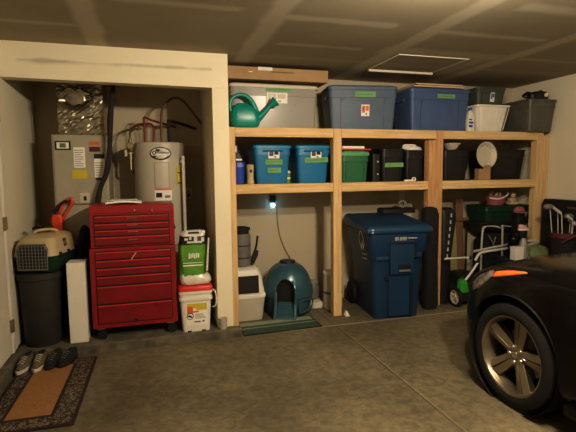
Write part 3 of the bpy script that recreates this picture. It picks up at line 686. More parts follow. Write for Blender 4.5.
for k in range(5): a = k*1.26; g.tube([(.05*cos(a),.05*sin(a),.06),(.06*cos(a+.5),.05*sin(a+.5),.13),(.03*cos(a+1),.03*sin(a+1),.15)],.012,7,3)
g.build('filling', pb, 'beige')
tk = thing('toy_stack', 'small stack of tan wooden toys on the green tote', 'toys', (4.15, .26, 1.067))
g = MB().rr([(0,0,0,.055,.05,.02),(.035,0,0,.055,.05,.02)]).rr([(.038,-.01,0,.04,.04,.02),(.075,-.01,0,.045,.04,.02)]).ball((.01,0,.105),.035,12); g.build('toy_blocks', tk, 'beige')
# mower
mw = thing('lawn_mower', 'green and black push mower with folded silver handle', 'mower', (3.354, .11, 0))
g = MB().rr([(.06,0,0,.20,.26,.08),(.17,0,0,.22,.28,.08),(.22,0,0,.16,.20,.06)]); g.build('deck', mw, 'black', bevel=.004)
g = MB().rr([(.20,0,0,.13,.16,.05),(.30,0,0,.12,.14,.05),(.33,0,0,.08,.10,.04)]); g.build('motor_cover', mw, 'black')
MB().rr([(.17,-.17,-.24,.055,.05,.03),(.27,-.175,-.235,.05,.045,.03),(.30,-.175,-.22,.03,.03,.02)]).build('corner_guard', mw, 'mower')
wpro = [(.035,-.022),(.075,-.022),(.100,-.015),(.105,0),(.100,.015),(.075,.022),(.035,.022)]
for (x, y) in ((-.235,-.21),(.235,-.21),(-.235,.21),(.235,.21)):
    wv = MB(); wv.lathe([(.078,-.022),(.1,-.02),(.105,-.008),(.105,.008),(.1,.02),(.078,.022),(.078,-.022)],(x,y,.106),(1,0,0),28,(False,False)); wo = wv.build('wheel', mw, 'rubber')
    hv = MB(); s_ = -1 if x < 0 else 1
    hv.cyl((x-.02,y,.106),(x+.02,y,.106),.022,n=16)
    hv.lathe([(.066,-.018),(.08,-.018),(.08,.018),(.066,.018),(.066,-.018)],(x,y,.106),(1,0,0),28,(False,False))
    for k in range(5):
        a = 2*pi*k/5+.3; u = Vector((0,cos(a),sin(a))); p = Vector((x,y,.106)); t3 = Vector((0,-sin(a),cos(a)))*.011; e = Vector((.012,0,0))
        q0 = p+u*.018; q1 = p+u*.07
        hv.hexa([q0-t3-e,q0+t3-e,q1+t3-e,q1-t3-e,q0-t3+e,q0+t3+e,q1+t3+e,q1-t3+e])
    hv.build('hub', wo, 'offw')
g = MB().tube([(-.20,-.21,.19),(-.149,-.21,.254),(-.05,-.21,.36),(.04,-.21,.475)],.013,8,3).tube([(-.38,-.20,.535),(-.06,-.20,.53)],.012,8,1); g.build('lower_handle', mw, 'silver')
g = MB().tube([(.0,-.21,.495),(.04,-.21,.555),(.10,-.21,.58),(.35,-.21,.60),(.70,-.20,.62),(.86,-.19,.64),(.90,-.13,.65),(.80,-.06,.64),(.3,-.04,.58),(.10,-.05,.56)],.015,8,4); g.build('upper_handle', mw, 'silver')
g = MB().ball((.03,-.21,.49),.026,12).ball((-.06,-.20,.53),.02,12); g.build('handle_knob', mw, 'black')
# wagon with clutter (hidden mostly behind the car)
wg = thing('folding_wagon', 'black folding wagon loaded with yard clutter beside the mower', 'wagon', (3.885, -.23, 0))
g = MB().rr([(.14,0,0,.22,.13,.04),(.50,0,0,.25,.15,.05),(.515,0,0,.255,.155,.05),(.515,0,0,.23,.13,.04),(.505,0,0,.22,.12,.04)]); g.build('tub', wg, 'bfab')
for sx in (-1, 1):
    for sy in (-1, 1): MB().lathe([(.01,-.02),(.07,-.02),(.075,0),(.07,.02),(.01,.02)],(sx*.19,sy*.13,.075),(0,1,0),20).build('wheel', wg, 'rubber')
ZW = .457
def small(name, label, cat, x, y, z, f, key, bev=.003):
    o = thing(name, label, cat, (x, y, z)); g = MB(); part = f(g) or 'body'; g.build(part, o, key, bevel=bev); return o
small('white_carton', 'small white carton sitting on the loaded black wagon', 'carton', 3.76, -.26, .506, lambda g: g.box(-.055,.055,-.04,.04,0,.145) and 'carton', 'white')
small('black_helmet', 'glossy black ball cap helmet behind the white carton', 'helmet', 3.80, -.16, .506, lambda g: g.rr([(0,0,0,.05,.05,.03),(.15,0,0,.05,.05,.03)]).ball((0,0,.205),.07,20,(1,1,.98)) and 'shell', 'carpaint', 0)
small('clear_jug', 'pale clear jug next to the white carton on the wagon', 'jug', 3.90, -.20, .506, lambda g: g.lathe([(.04,0),(.045,.15),(.03,.19),(.02,.22)],n=20) and 'jug', 'clear', 0)
def cloth(g):
    rings = []
    for i, (r_, z) in enumerate(((.12,0),(.13,.03),(.11,.075),(.07,.11),(.02,.125))):
        rings.append([((r_+.018*sin(5*a+i))*cos(a)*1.15,(r_+.014*sin(4*a+2*i))*sin(a)*.75,z+.008*sin(3*a+i)) for a in [2*pi*k/28 for k in range(28)]])
    g.loft(rings); return 'cloth'
small('olive_hat', 'crumpled olive cloth hat lying on the wagon clutter', 'hat', 4.045, -.25, .516, cloth, 'olive', 0)
bxx = MB().rr([(0,4.05,.05,.05,.055,.01),(.985,4.05,.05,.05,.055,.01)]).build('tall_bin', mats='black', bevel=.006); tag(bxx, 'narrow tall black bin behind the wagon with a pink cap on top', 'bin')
sb = MB().rr([(.506,3.955,-.125,.045,.03,.02),(.80,3.955,-.125,.045,.03,.02)]).build('small_bag', mats='bfab'); tag(sb, 'small black bag standing in the wagon under the pink shoe', 'bag')
sd = thing('pink_shoe', 'pink and white child shoe on top of the narrow black bin', 'shoe', (3.965, -.125, .802))
MB().rr([(0,0,0,.065,.03,.03),(.018,0,0,.07,.033,.03)]).build('sole', sd, 'paper'); g = MB().rr([(.018,0,0,.062,.03,.03),(.05,-.02,0,.045,.026,.025),(.065,-.035,0,.022,.02,.02)]); g.build('upper', sd, 'pinkl')
pc = thing('sun_hat', 'dusty pink cap resting on the tall narrow black bin', 'cap', (4.05, .04, 1.0))
g = MB().ball((0,0,0),.075,18,(1,.6,.75),0,90); g.build('crown', pc, 'pink'); MB().rr([(-.012,0,-.03,.075,.07,.04),(-.004,0,-.03,.07,.065,.04)]).build('brim', pc, 'pink')
# golf bag
gb = thing('golf_bag', 'black golf bag with maroon rim full of clubs by side wall', 'golf bag', (4.120, -.515, 0), R(-10))
g = MB().lathe([(.12,0),(.125,.05),(.115,.40),(.12,.70),(.13,.80),(.13,.81),(.11,.80),(.10,.72)], n=28); g.build('bag', gb, 'bfab')
MB().lathe([(.128,.76),(.136,.77),(.136,.81),(.128,.82)], n=28, cap=(False,False)).build('rim', gb, 'maroon')
MB().rr([(.15,-.02,-.13,.07,.03,.03),(.48,-.02,-.13,.075,.035,.03),(.52,-.02,-.12,.06,.02,.02)]).build('pocket', gb, 'bfab')
MB().tube([(-.10,-.10,.72),(-.02,-.17,.80),(.10,-.16,.80),(.16,-.10,.70)],.012,8,4).build('strap', gb, 'maroon')
def club(x, y, h, wood_, lean, label):
    o = thing('golf_club', label, 'golf club', (4.120+x, -.515+y, .30), 0, 'golf clubs in the black bag')
    top = Vector((lean[0], lean[1], h-.30))
    MB().tube([(0,0,0), top], .005, 6, 1).build('shaft', o, 'silver')
    g = MB()
    if wood_: g.ball(top+Vector((-.035,-.01,.01)), .05, 14, (1.15,.8,.62))
    else: g.hexa([top+Vector(p) for p in ((-.005,-.008,-.012),(.0,.008,-.012),(-.075,.012,.028),(-.075,-.006,.030),(-.0,-.004,.018),(.004,.006,.018),(-.065,.012,.062),(-.068,-.004,.062))])
    g.build('club_head', o, 'grey' if wood_ else 'silver', bevel=.004)
LB = 'steel golf club standing head up in the black golf bag'
LW = 'big headed grey driver standing in the black golf bag'
club(-.06,.03,1.08,True,(-.08,.03),LW); club(.07,.02,.97,True,(.06,.03),LW)
club(-.03,-.04,1.02,False,(-.06,0),LB); club(.02,-.03,.95,False,(.03,-.02),LB); club(.055,-.045,.88,False,(.06,-.03),LB); club(.0,.045,1.04,False,(-.03,.02),LB); club(.04,0,.91,False,(.08,0),LB)
# big black panel case on side wall
sc_ = thing('hard_case', 'large black hard case standing against the garage side wall', 'case', (4.335, -.53, 0))
g = MB(); g.rr([(0,0,0,.05,.50,.03),(1.09,0,0,.05,.50,.03),(1.145,0,0,.05,.47,.03)]); g.build('shell', sc_, 'black', bevel=.01)
g = MB().box(-.054,-.05,.0,.14,1.055,1.075); g.build('badge', sc_, 'brass')

# ------------------------------------------------------------------ alcove: furnace, heater, pipes
fu = thing('furnace', 'tall beige furnace cabinet with warning labels in the alcove', 'furnace', (-.62, .55, CURB))
MB().box(-.858,-.392,.30,.80,CURB,1.838).build('cabinet', fu, 'furn', bevel=.006, world=True)
MB().box(-.845,-.405,.292,.302,CURB+.05,1.20).build('access_panel', fu, 'furn', bevel=.004, world=True)
MB().box(-.845,-.405,.292,.302,1.215,1.825).build('access_panel', fu, 'furn', bevel=.004, world=True)
g = MB().m('black').box(-.83,-.70,.288,.293,1.70,1.78).m('paper').box(-.815,-.715,.2865,.289,1.712,1.768).m('olive').box(-.79,-.74,.2855,.287,1.72,1.76); g.build('window_label', fu, world=True)
g = MB().m('paper').box(-.68,-.585,.288,.292,1.54,1.725)
g.m('grey')
for k in range(8): g.box(-.672,-.60-.02*(k%3==2),.2872,.289,1.555+k*.02,1.561+k*.02)
g.build('notice_label', fu, world=True)
MB().m('yellow').box(-.70,-.575,.288,.292,1.44,1.52).build('energy_label', fu, world=True)
g = MB().m('lblred').box(-.545,-.46,.288,.292,1.745,1.775).m('maroon').box(-.545,-.455,.288,.292,1.685,1.73); g.build('red_label', fu, world=True)
g = MB().m('black').box(-.51,-.42,.288,.292,1.625,1.665).m('paper').box(-.51,-.42,.288,.292,1.45,1.62).m('grey')
for k in range(6): g.box(-.502,-.435,.2872,.289,1.47+k*.022,1.476+k*.022)
g.m('black').box(-.505,-.455,.2872,.289,1.425,1.447); g.build('warning_label', fu, world=True)
g = MB().m('offw').box(-.645,-.565,.287,.292,1.22,1.31).m('black').box(-.615,-.59,.286,.288,1.24,1.28); g.build('small_label', fu, world=True)
MB().box(-.845,-.405,.2905,.293,1.203,1.209).build('seam', fu, 'copper', world=True)
# crumpled foil plenum
random.seed(3)
def crumple(x0,x1,y0,y1,z0,z1,amp=.012):
    g = MB(); n = 16; rings = []
    for i in range(41):
        z = z0+(z1-z0)*i/40; ring = []
        fx = 1-.0*i
        for (a, b_) in (((x0,y0),(x1,y0)),((x1,y0),(x1,y1)),((x1,y1),(x0,y1)),((x0,y1),(x0,y0))):
            for k in range(n):
                t = k/n; ring.append((a[0]+(b_[0]-a[0])*t+random.uniform(-amp,amp), a[1]+(b_[1]-a[1])*t+random.uniform(-amp,amp)*1.2, z+random.uniform(-amp,amp)*.5))
        rings.append(ring)
    return g.loft(rings, smooth=False)
pn = thing('foil_plenum', 'crumpled foil wrapped duct plenum on top of the furnace', 'duct', (-.62, .5, 1.84))
crumple(-.80,-.415,.33,.74,1.842,ZC-.004,.0035).build('foil_wrap', pn, 'foil', world=True)
g = MB(); rings = []
for i in range(7):
    z = i/6; rings.append([(-.64+(.155-.02*z+random.uniform(-.012,.012))*cos(a), .33-.10*z+random.uniform(-.006,.006), 2.155+(.10-.02*z+random.uniform(-.01,.01))*sin(a)) for a in [2*pi*k/26 for k in range(26)]])
rings.append([(-.64+(.09+random.uniform(-.01,.01))*cos(a), .25+random.uniform(-.006,.006), 2.155+(.06+random.uniform(-.01,.01))*sin(a)) for a in [2*pi*k/26 for k in range(26)]])
g.loft(rings, smooth=False).build('duct_collar', pn, 'foil', world=True)
# insulated line
ih = MB().tube([(-.30,.20,ZC-.005),(-.315,.20,2.26),(-.345,.20,2.0),(-.365,.20,1.72),(-.40,.21,1.50),(-.47,.22,1.32),(-.495,.23,1.1),(-.49,.24,.6),(-.47,.24,CURB+.01)], lambda t: .023+.003*sin(t*30), 10, 6).build('insulated_pipe', mats='dkpipe')
tag(ih, 'thick black insulated pipe curving down past the furnace', 'pipe')
# water heater
HXc, HYc, HR = .072, .55, .245
wh = thing('water_heater', 'beige cylindrical water heater with oval badge in the alcove', 'water heater', (HXc, HYc, CURB))
z0 = CURB
MB().lathe([(HR-.01,.0),(HR,.015),(HR,1.68),(HR-.006,1.698),(HR-.03,1.705)], n=48).build('tank', wh, 'tank')
def arc(a0, a1, z0, z1, r, key, nm='label', n=8, g=None):
    g = g or MB(); g.m(key)
    ring = lambda rr_: [[(rr_*sin(R(a0+(a1-a0)*k/n)), -rr_*cos(R(a0+(a1-a0)*k/n)), z) for k in range(n+1)] for z in (z0, z1)]
    A, B = ring(r); g.loft([A, B], (False, False), closed=False); return g
g = arc(-14,20,1.255,1.51,HR+.002,'furn'); g.build('element_cover', wh)
g = arc(-11,17,1.265,1.50,HR+.006,'tank'); g.build('access_door', wh)
g = arc(-14,24,1.14,1.25,HR+.003,'paper'); arc(-14,24,1.24,1.252,HR+.004,'lblred',g=g); arc(-11,2,1.17,1.215,HR+.004,'black',g=g); arc(8,20,1.165,1.19,HR+.004,'grey',g=g); g.build('warning_label', wh, fix=False)
g = arc(38,60,1.28,1.47,HR+.003,'yellow'); arc(40,58,1.30,1.312,HR+.004,'ink',g=g); arc(40,58,1.40,1.41,HR+.004,'ink',g=g); g.build('energy_label', wh, fix=False)
# oval badge (curved)
def oval(a_c, zc, ra, rz, r, key, zcut=None, g=None, n=24):
    g = g or MB(); g.m(key); vs = []
    for k in range(n):
        t = 2*pi*k/n; zz = zc+rz*sin(t)
        if zcut is not None: zz = max(zz, zcut)
        a = R(a_c+ra*cos(t)); vs.append((r*sin(a), -r*cos(a), zz))
    g.add(vs, [tuple(range(n))]); return g
g = oval(2,1.59,23,.062,HR+.006,'black'); oval(2,1.59,20.5,.052,HR+.0075,'paper',1.57,g); g.build('oval_badge', wh, fix=False)
g = oval(-11.5,1.597,4.5,.020,HR+.009,'black'); oval(-11.5,1.597,2,.010,HR+.010,'paper',None,g); g.build('badge_emblem', wh, fix=False)
text('Reliance', .034, (.030,-HR-.009,1.600), wh, 'black', rot=(pi/2,0,R(6)))
MB().tube([(.20,-.17,1.52),(.215,-.20,1.50),(.218,-.205,1.45),(.218,-.205,.05)],.016,10,3).build('relief_pipe', wh, 'white')
# pipes over the heater: world
def pipe(pts, r, key, label, cat='pipe', sub=4):
    o = MB().tube(pts, r, 8, sub).build('water_pipe', mats=key); return tag(o, label, cat)
ZT = CURB+1.706
pipe([(-.06,.50,ZT),(-.06,.50,1.98),(-.055,.52,2.03),(.02,.60,2.01),(.25,.80,1.97)], .011, 'pexred', 'red hot water pipe rising from the heater and bending back')
pipe([(.02,.50,ZT),(.02,.50,1.95),(-.06,.56,1.97),(-.14,.6,1.96),(-.20,.7,1.90)], .010, 'pexred', 'red pipe joining the brass valve beside the heater')
pipe([(.10,.48,ZT),(.10,.48,1.95),(.12,.50,2.12),(.22,.55,2.23),(.33,.60,2.21),(.49,.66,2.02),(.505,.67,2.0)], .012, 'copper', 'flexible copper pipe arching from heater top to alcove side wall')
pipe([(.17,.50,ZT),(.17,.50,1.98),(.18,.52,2.0),(.30,.66,1.99),(.46,.845,1.96)], .015, 'dkpipe', 'dark insulated cold water pipe bending off the heater top')
vv = thing('shutoff_valve', 'tarnished brass valve and fittings beside the heater top', 'valve', (-.20, .50, 1.62))
g = MB().cyl((0,0,0),(0,0,.20),.018,n=12).cyl((-.05,0,.06),(.05,0,.06),.016,n=12).ball((0,0,.10),.034,14).cyl((0,-.02,.13),(0,-.06,.13),.02,n=12).lathe([(.03,0),(.034,.01),(.03,.02)],(0,-.06,.13),(0,-1,0),14).tube([(0,0,.20),(.01,.05,.30),(.06,.2,.34),(.1,.34,.33)],.010,8,3)
g.cyl((0,.0,-.10),(0,.0,0),.012,n=10).cyl((0,0,-.10),(.03,.05,-.14),.012,n=10)
g.build('valve_body', vv, 'brass'); MB().box(-.055,-.03,-.02,.02,.03,.10).build('valve_lever', vv, 'offw', bevel=.005)
# blanket-like grey wall patch
fc = MB().tube([(-.30,.62,1.19),(-.24,.6,1.16),(-.18,.56,1.15)],.012,8,3).build('hose_fitting', mats='black'); tag(fc, 'short black hose fitting on wall behind the tool chest', 'hose')

# ------------------------------------------------------------------ red tool chest
tc_ = thing('tool_chest', 'red rolling tool chest with stacked top box and drawers', 'tool chest', (-.18, 0, CURB))
FY = -.20; X0, X1 = -.530, .166
MB().box(X0, X1, FY, .20, .175, .862).build('cabinet', tc_, 'red', bevel=.006, world=True)
MB().box(X0+.015, X1-.002, FY+.002, .185, .866, 1.195).build('top_box', tc_, 'red', bevel=.006, world=True)
g = MB().hexa([(X0+.013,FY-.002,1.150),(X1+.0,FY-.002,1.150),(X1+.0,.187,1.150),(X0+.013,.187,1.150),(X0+.018,FY+.004,1.222),(X1-.004,FY+.004,1.222),(X1-.004,.18,1.222),(X0+.018,.18,1.222)])
g.build('lid', tc_, 'red', bevel=.008, world=True)
def drawer(x0, x1, z0, z1, handle=None):
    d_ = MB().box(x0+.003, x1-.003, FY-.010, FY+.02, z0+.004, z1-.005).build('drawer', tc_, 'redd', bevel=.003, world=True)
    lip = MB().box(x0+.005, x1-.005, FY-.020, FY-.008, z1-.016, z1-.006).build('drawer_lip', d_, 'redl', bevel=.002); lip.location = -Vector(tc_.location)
    if handle:
        h_ = MB().box(-.18-.038,-.18+.040,FY-.026,FY-.010,(z0+z1)/2-.001,(z0+z1)/2+.009).build('handle', d_, 'chrome', bevel=.003); h_.location = -Vector(tc_.location)
xa, xb = X0+.05, X1-.048
MB().box(xa-.004, xb+.004, FY-.004, FY+.01, .880, 1.140).build('drawer_gap_shade', tc_, 'black', world=True)  # black sheets behind the drawers stand in for shade in the gaps
MB().box(X0+.041, X1-.041, FY-.004, FY+.01, .211, .838).build('drawer_gap_shade', tc_, 'black', world=True)
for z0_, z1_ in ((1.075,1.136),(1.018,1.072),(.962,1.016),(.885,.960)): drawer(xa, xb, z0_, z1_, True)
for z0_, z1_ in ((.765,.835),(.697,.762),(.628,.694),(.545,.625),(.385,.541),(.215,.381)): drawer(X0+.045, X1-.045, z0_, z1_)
MB().cyl((-.16,FY-.004,1.175),(-.16,FY+.01,1.175),.008,n=12).build('keyhole', tc_, 'chrome', world=True)
MB().cyl((-.015,FY-.012,1.168),(-.015,FY+.01,1.168),.011,n=12).build('lock', tc_, 'chrome', world=True)
MB().cyl((-.18,FY-.014,.228),(-.18,FY+.01,.228),.016,n=12).build('cabinet_lock', tc_, 'black', world=True)
g = MB().hexa([(-.21,FY-.013,.75),(-.205,FY-.013,.745),(-.205,FY-.0105,.745),(-.21,FY-.0105,.75),(-.155,FY-.013,.83),(-.150,FY-.013,.825),(-.150,FY-.0105,.825),(-.155,FY-.0105,.83)]); g.build('scratch', tc_, 'cardl', world=True)
g = MB().box(.0,.085,FY-.013,FY-.009,.925,.933); g.build('maker_plate', tc_, 'dkgreen', world=True)
for (x, y) in ((X0+.06,-.165),(X1-.06,-.165),(X0+.06,.15),(X1-.06,.15)):
    cz = CURB+.040
    fk = MB().box(x-.03,x+.03,y-.03,y+.03,.165,.175).box(x-.012,x+.026,y-.006,y-.002,CURB+.045,.168).build('caster', tc_, 'alu', world=True)
    MB().cyl((x+.012,y-.032,cz),(x+.012,y-.008,cz),.040,n=20).build('caster_wheel', fk, 'rubber').location = -Vector(tc_.location)
MB().box(X1-.002,X1+.012,-.10,.10,.99,1.01).build('side_handle', tc_, 'black', bevel=.004, world=True)
pp = thing('paper_tray', 'curved white tray of paper lying on the red tool chest', 'tray', (-.245, -.08, 1.224))
g = MB(); rings = []
for i in range(9):
    x = -.145+.29*i/8; zz = .018+.012*sin(pi*i/8); rings.append([(x,-.10,zz-.018+.004),(x,-.10,zz),(x,.09,zz+.004),(x,.09,zz-.016+.004)])
g.loft(rings, smooth=False); g.build('tray', pp, 'paper', bevel=.002)
MB().box(-.11,.11,-.07,.08,.032,.037).build('sheet', pp, 'white')
# ------------------------------------------------------------------ alcove floor things
tcn = thing('trash_can', 'tall charcoal round trash can under the pet carrier', 'trash can', (-.927, -.10, CURB))
MB().lathe([(.130,0),(.137,.01),(.160,.56),(.160,.565)], n=40).build('bin', tcn, 'canbin')
MB().lathe([(.168,.555),(.172,.56),(.172,.60),(.165,.607),(.12,.615)], n=40).build('rim', tcn, 'canbin')
pcq = thing('pet_carrier', 'beige and dark green pet carrier with a wire door', 'pet carrier', (-.878, -.01, CURB+.617), R(-14))
g = MB().rr([(0,0,0,.135,.215,.05),(.03,0,0,.155,.235,.06),(.12,0,0,.168,.245,.06),(.135,0,0,.172,.25,.06)], n=5); g.build('base', pcq, 'dkgreen')
g = MB().rr([(.136,0,0,.172,.25,.06),(.15,0,0,.168,.245,.06),(.22,0,.0,.158,.235,.07),(.275,0,.01,.135,.215,.07),(.295,0,.01,.09,.17,.06)], n=5); g.build('top_shell', pcq, 'beige')
fy = lambda x, z: -.248+max(0,(z-.14))*.13
dk = MB().prism([(-.115,.03),(.115,.03),(.118,.19),(.09,.235),(-.09,.235),(-.118,.19)], -.2515, -.2, 'y'); dk.build('door_opening', pcq, 'black')
g = MB()
for k in range(9): x = -.10+k*.025; g.cyl((x,-.256,.03),(x,-.256,.225),.0028,n=6)
for k in range(8): z = .035+k*.026; g.cyl((-.112,-.257,z),(.112,-.257,z),.0024,n=6)
g.tube([(-.115,-.256,.03),(.115,-.256,.03),(.118,-.256,.19),(.09,-.256,.232),(-.09,-.256,.232),(-.118,-.256,.19)],.005,6,1,True)
g.build('wire_door', pcq, 'grey')
g = MB().tube([(-.07,-.05,.285),(-.065,-.05,.315),(0,.0,.325),(.06,.04,.315),(.07,.05,.285)],.012,8,4); g.build('handle', pcq, 'beige')
g = MB()
for y in (-.15,0,.15): MB().box(.164,.182,y-.015,y+.015,.115,.155).build('latch', pcq, 'black', bevel=.003)
MB().box(-.182,-.164,-.165,-.135,.115,.155).build('latch', pcq, 'black', bevel=.003)
g = MB()
for k in range(3): g.hexa([(.150,-.06+.02*k,.19),(.168,-.055+.02*k,.19),(.168,-.05+.02*k,.19),(.150,-.055+.02*k,.19),(.13,-.045+.02*k,.25),(.153,-.04+.02*k,.25),(.153,-.035+.02*k,.25),(.13,-.04+.02*k,.25)])
g.build('vent_slots', pcq, 'black')
bc = thing('dog_leash', 'black leash coiled on the far side of the carrier top', 'leash', (-.95, .06, CURB+.617+.297))
MB().tube([(-.03,0,.012),(.0,-.03,.02),(.04,.0,.03),(.02,.03,.045),(-.02,.01,.05),(-.04,-.02,.03),(.0,-.02,.06),(.05,.02,.015),(.09,.02,.01)],.009,7,4).build('strap', bc, 'black')
ot = thing('hedge_trimmer', 'orange power tool with black loop grip behind the pet carrier', 'power tool', (-.835, .262, CURB+.0))
g = MB().rr([(.78,.0,0,.045,.035,.02),(.93,.0,0,.045,.035,.02),(1.0,-.005,0,.05,.035,.02),(1.045,-.005,0,.035,.03,.02)]); g.build('motor_housing', ot, 'orange', bevel=.002)
MB().tube([(.03,0,.98),(.07,0,1.05),(.115,0,1.12),(.125,0,1.17),(.095,0,1.18),(.05,0,1.13),(.02,0,1.06)],.014,8,4).build('loop_handle', ot, 'orange')
g = MB().tube([(-.035,0,1.05),(.0,0,1.10),(.05,0,1.145),(.09,0,1.165)],.017,8,3); g.build('grip', ot, 'black')
g = MB().rr([(0,0,0,.035,.018,.01),(.78,0,0,.035,.018,.01)]); g.build('blade_cover', ot, 'black')
wb = thing('white_box', 'tall narrow white box standing beside the red tool chest', 'box', (-.635, 0, CURB))
MB().box(-.708,-.567,-.215,-.045,CURB,.757).build('carton', wb, 'white', bevel=.004, world=True)
hc = thing('shop_vacuum', 'black shop vacuum with coiled hose between carrier and tool chest', 'vacuum', (-.612, .13, CURB))
MB().lathe([(.06,0),(.065,.03),(.065,.55),(.05,.60)], n=24).build('tank', hc, 'black')
g = MB()
for k in range(5):
    r_ = .13-.012*k; g.tube([(.02*sin(k)+.01+.03*cos(a)*.9, (r_)*cos(a+k*.3)*.75, .77+r_*1.3*sin(a)) for a in [2*pi*q/14 for q in range(14)]], .014, 7, 3, True)
g.build('hose', hc, 'bfab')
# bucket
bu = thing('litter_pail', 'square white pail with red lid and yellow litter label', 'pail', (.325, -.125, CURB))
g = MB().rr([(0,0,0,.118,.115,.03),(.285,0,0,.134,.13,.035),(.286,0,0,.146,.142,.035),(.31,0,0,.146,.142,.035),(.311,0,0,.136,.132,.035),(.345,0,0,.138,.134,.035),(.346,0,0,.147,.143,.035),(.375,0,0,.147,.143,.035)], n=4); g.build('pail_body', bu, 'white')
g = MB().rr([(.372,0,0,.150,.146,.035),(.398,0,0,.150,.146,.035),(.412,0,0,.142,.138,.035)], n=4); g.build('lid', bu, 'lidred')
fy = lambda x, z: -(.115+.015*z/.285)
g = MB().m('paper').plate(-.085,.095,.06,.265,fy,.002)
g.m('yellow').plate(-.08,.09,.215,.26,fy,.003).plate(0,.09,.195,.215,fy,.003)
g.m('lblred').plate(-.08,-.03,.165,.235,fy,.004).plate(-.03,.02,.175,.19,fy,.003).m('maroon').plate(-.02,.035,.085,.095,fy,.003).m('grey').plate(.05,.07,.085,.1,fy,.003)
for k in range(4): g.plate(-.01,.085-.01*k,.12+.012*k,.124+.012*k,fy,.003)
g.m('black')
g.build('litter_label', bu, fix=False)
g = MB().m('black').cyl((-.055,-.126,.145),(-.055,-.130,.145),.030,n=20).m('paper').cyl((-.055,-.130,.145),(-.055,-.132,.145),.024,n=20).m('black').ball((-.060,-.132,.147),.012,10,(1.3,.3,.8)).ball((-.045,-.132,.138),.010,10,(1,.3,.7)); g.build('cat_mark', bu)
for x in (-.08, .045): MB().box(x,x+.035,-.120,-.10,0,.012).build('foot_notch', bu, 'black')
MB().tube([(.148,-.02,.355),(.178,-.06,.33),(.185,-.08,.25),(.17,-.07,.20),(.150,-.05,.195)],.006,8,4).build('bail_handle', bu, 'white')
MB().tube([(.146,-.1,.36),(.18,-.1,.37),(.19,-.1,.31),(.147,-.1,.27)],.006,8,4).build('bail_handle', bu, 'white') if False else None
# bag of litter / seed
bgx = thing('lawn_seed_bag', 'green and white plastic bag with a folded black and white top', 'bag', (.335, -.12, CURB+.4125))
random.seed(5)
def soft(specs, n=32, amp=.006, mod=5):
    rings = []
    for i, (z, cx, cy, hx, hy) in enumerate(specs):
        ring = []
        for k in range(n):
            a = 2*pi*k/n; e = .55
            x = abs(cos(a))**e*(1 if cos(a) > 0 else -1); y = abs(sin(a))**e*(1 if sin(a) > 0 else -1)
            ring.append((cx+hx*x+random.uniform(-amp,amp)+amp*sin(mod*a+i), cy+hy*y+random.uniform(-amp,amp), z+random.uniform(-amp,amp)*.6))
        rings.append(ring)
    return rings
MB().loft(soft([(.006,0,0,.125,.10),(.03,0,0,.14,.11),(.07,-.005,0,.132,.105),(.10,-.02,0,.118,.09)],amp=.004)).build('bag_base', bgx, 'bagw')
MB().loft(soft([(.085,-.018,0,.118,.095),(.14,-.022,0,.115,.095),(.22,-.022,0,.118,.095),(.30,-.02,0,.122,.09),(.36,-.018,0,.120,.085)],amp=.005)).build('green_panel', bgx, 'lime')
g = MB().m('black').loft(soft([(.355,-.018,0,.118,.083),(.39,-.015,0,.118,.078),(.43,-.01,0,.112,.07)],amp=.006))
g.m('bagw').plate(-.07,.06,.375,.392,lambda x,z:-.088,.003).plate(-.01,.02,.39,.435,lambda x,z:-.084,.003).plate(-.09,-.06,.40,.42,lambda x,z:-.082,.003).plate(.055,.08,.385,.425,lambda x,z:-.082,.003).plate(-.05,-.03,.405,.43,lambda x,z:-.083,.003)
g.build('black_band', bgx, fix=False)
MB().loft(soft([(.43,-.005,0,.098,.055),(.455,-.002,0,.104,.045),(.475,-.002,0,.095,.03),(.482,-.002,0,.06,.015)],amp=.005)).build('folded_top', bgx, 'bagw')
MB().box(-.05,.04,-.058,-.03,.458,.468).build('handle_slot', bgx, 'black')
g = MB()
for k, (a, b_) in enumerate(((.175,.185),(.20,.205))): g.plate(-.11,.06,a,b_,lambda x,z:-.103,.002)
for k in range(6): g.plate(-.06+.016*k,-.05+.016*k,.24+.004*(k%3),.29-.006*(k%2),lambda x,z:-.104,.002)
g.build('bag_print', bgx, 'paper', fix=False)
g = MB().hexa([(.085,-.108,.12),(.105,-.108,.12),(.105,-.09,.12),(.085,-.09,.12),(.11,-.108,.42),(.125,-.108,.42),(.125,-.09,.42),(.11,-.09,.42)]); g.build('side_fold', bgx, 'bagw', bevel=.006)
cp = thing('white_cup', 'small white plastic cup on the concrete step by the wall end', 'cup', (.558, -.243, CURB))
g = MB().lathe([(.030,0),(.032,.004),(.038,.098),(.039,.10),(.036,.10),(.030,.01),(.001,.008)], n=28, cap=(True,False)); g.build('cup', cp, 'offw')

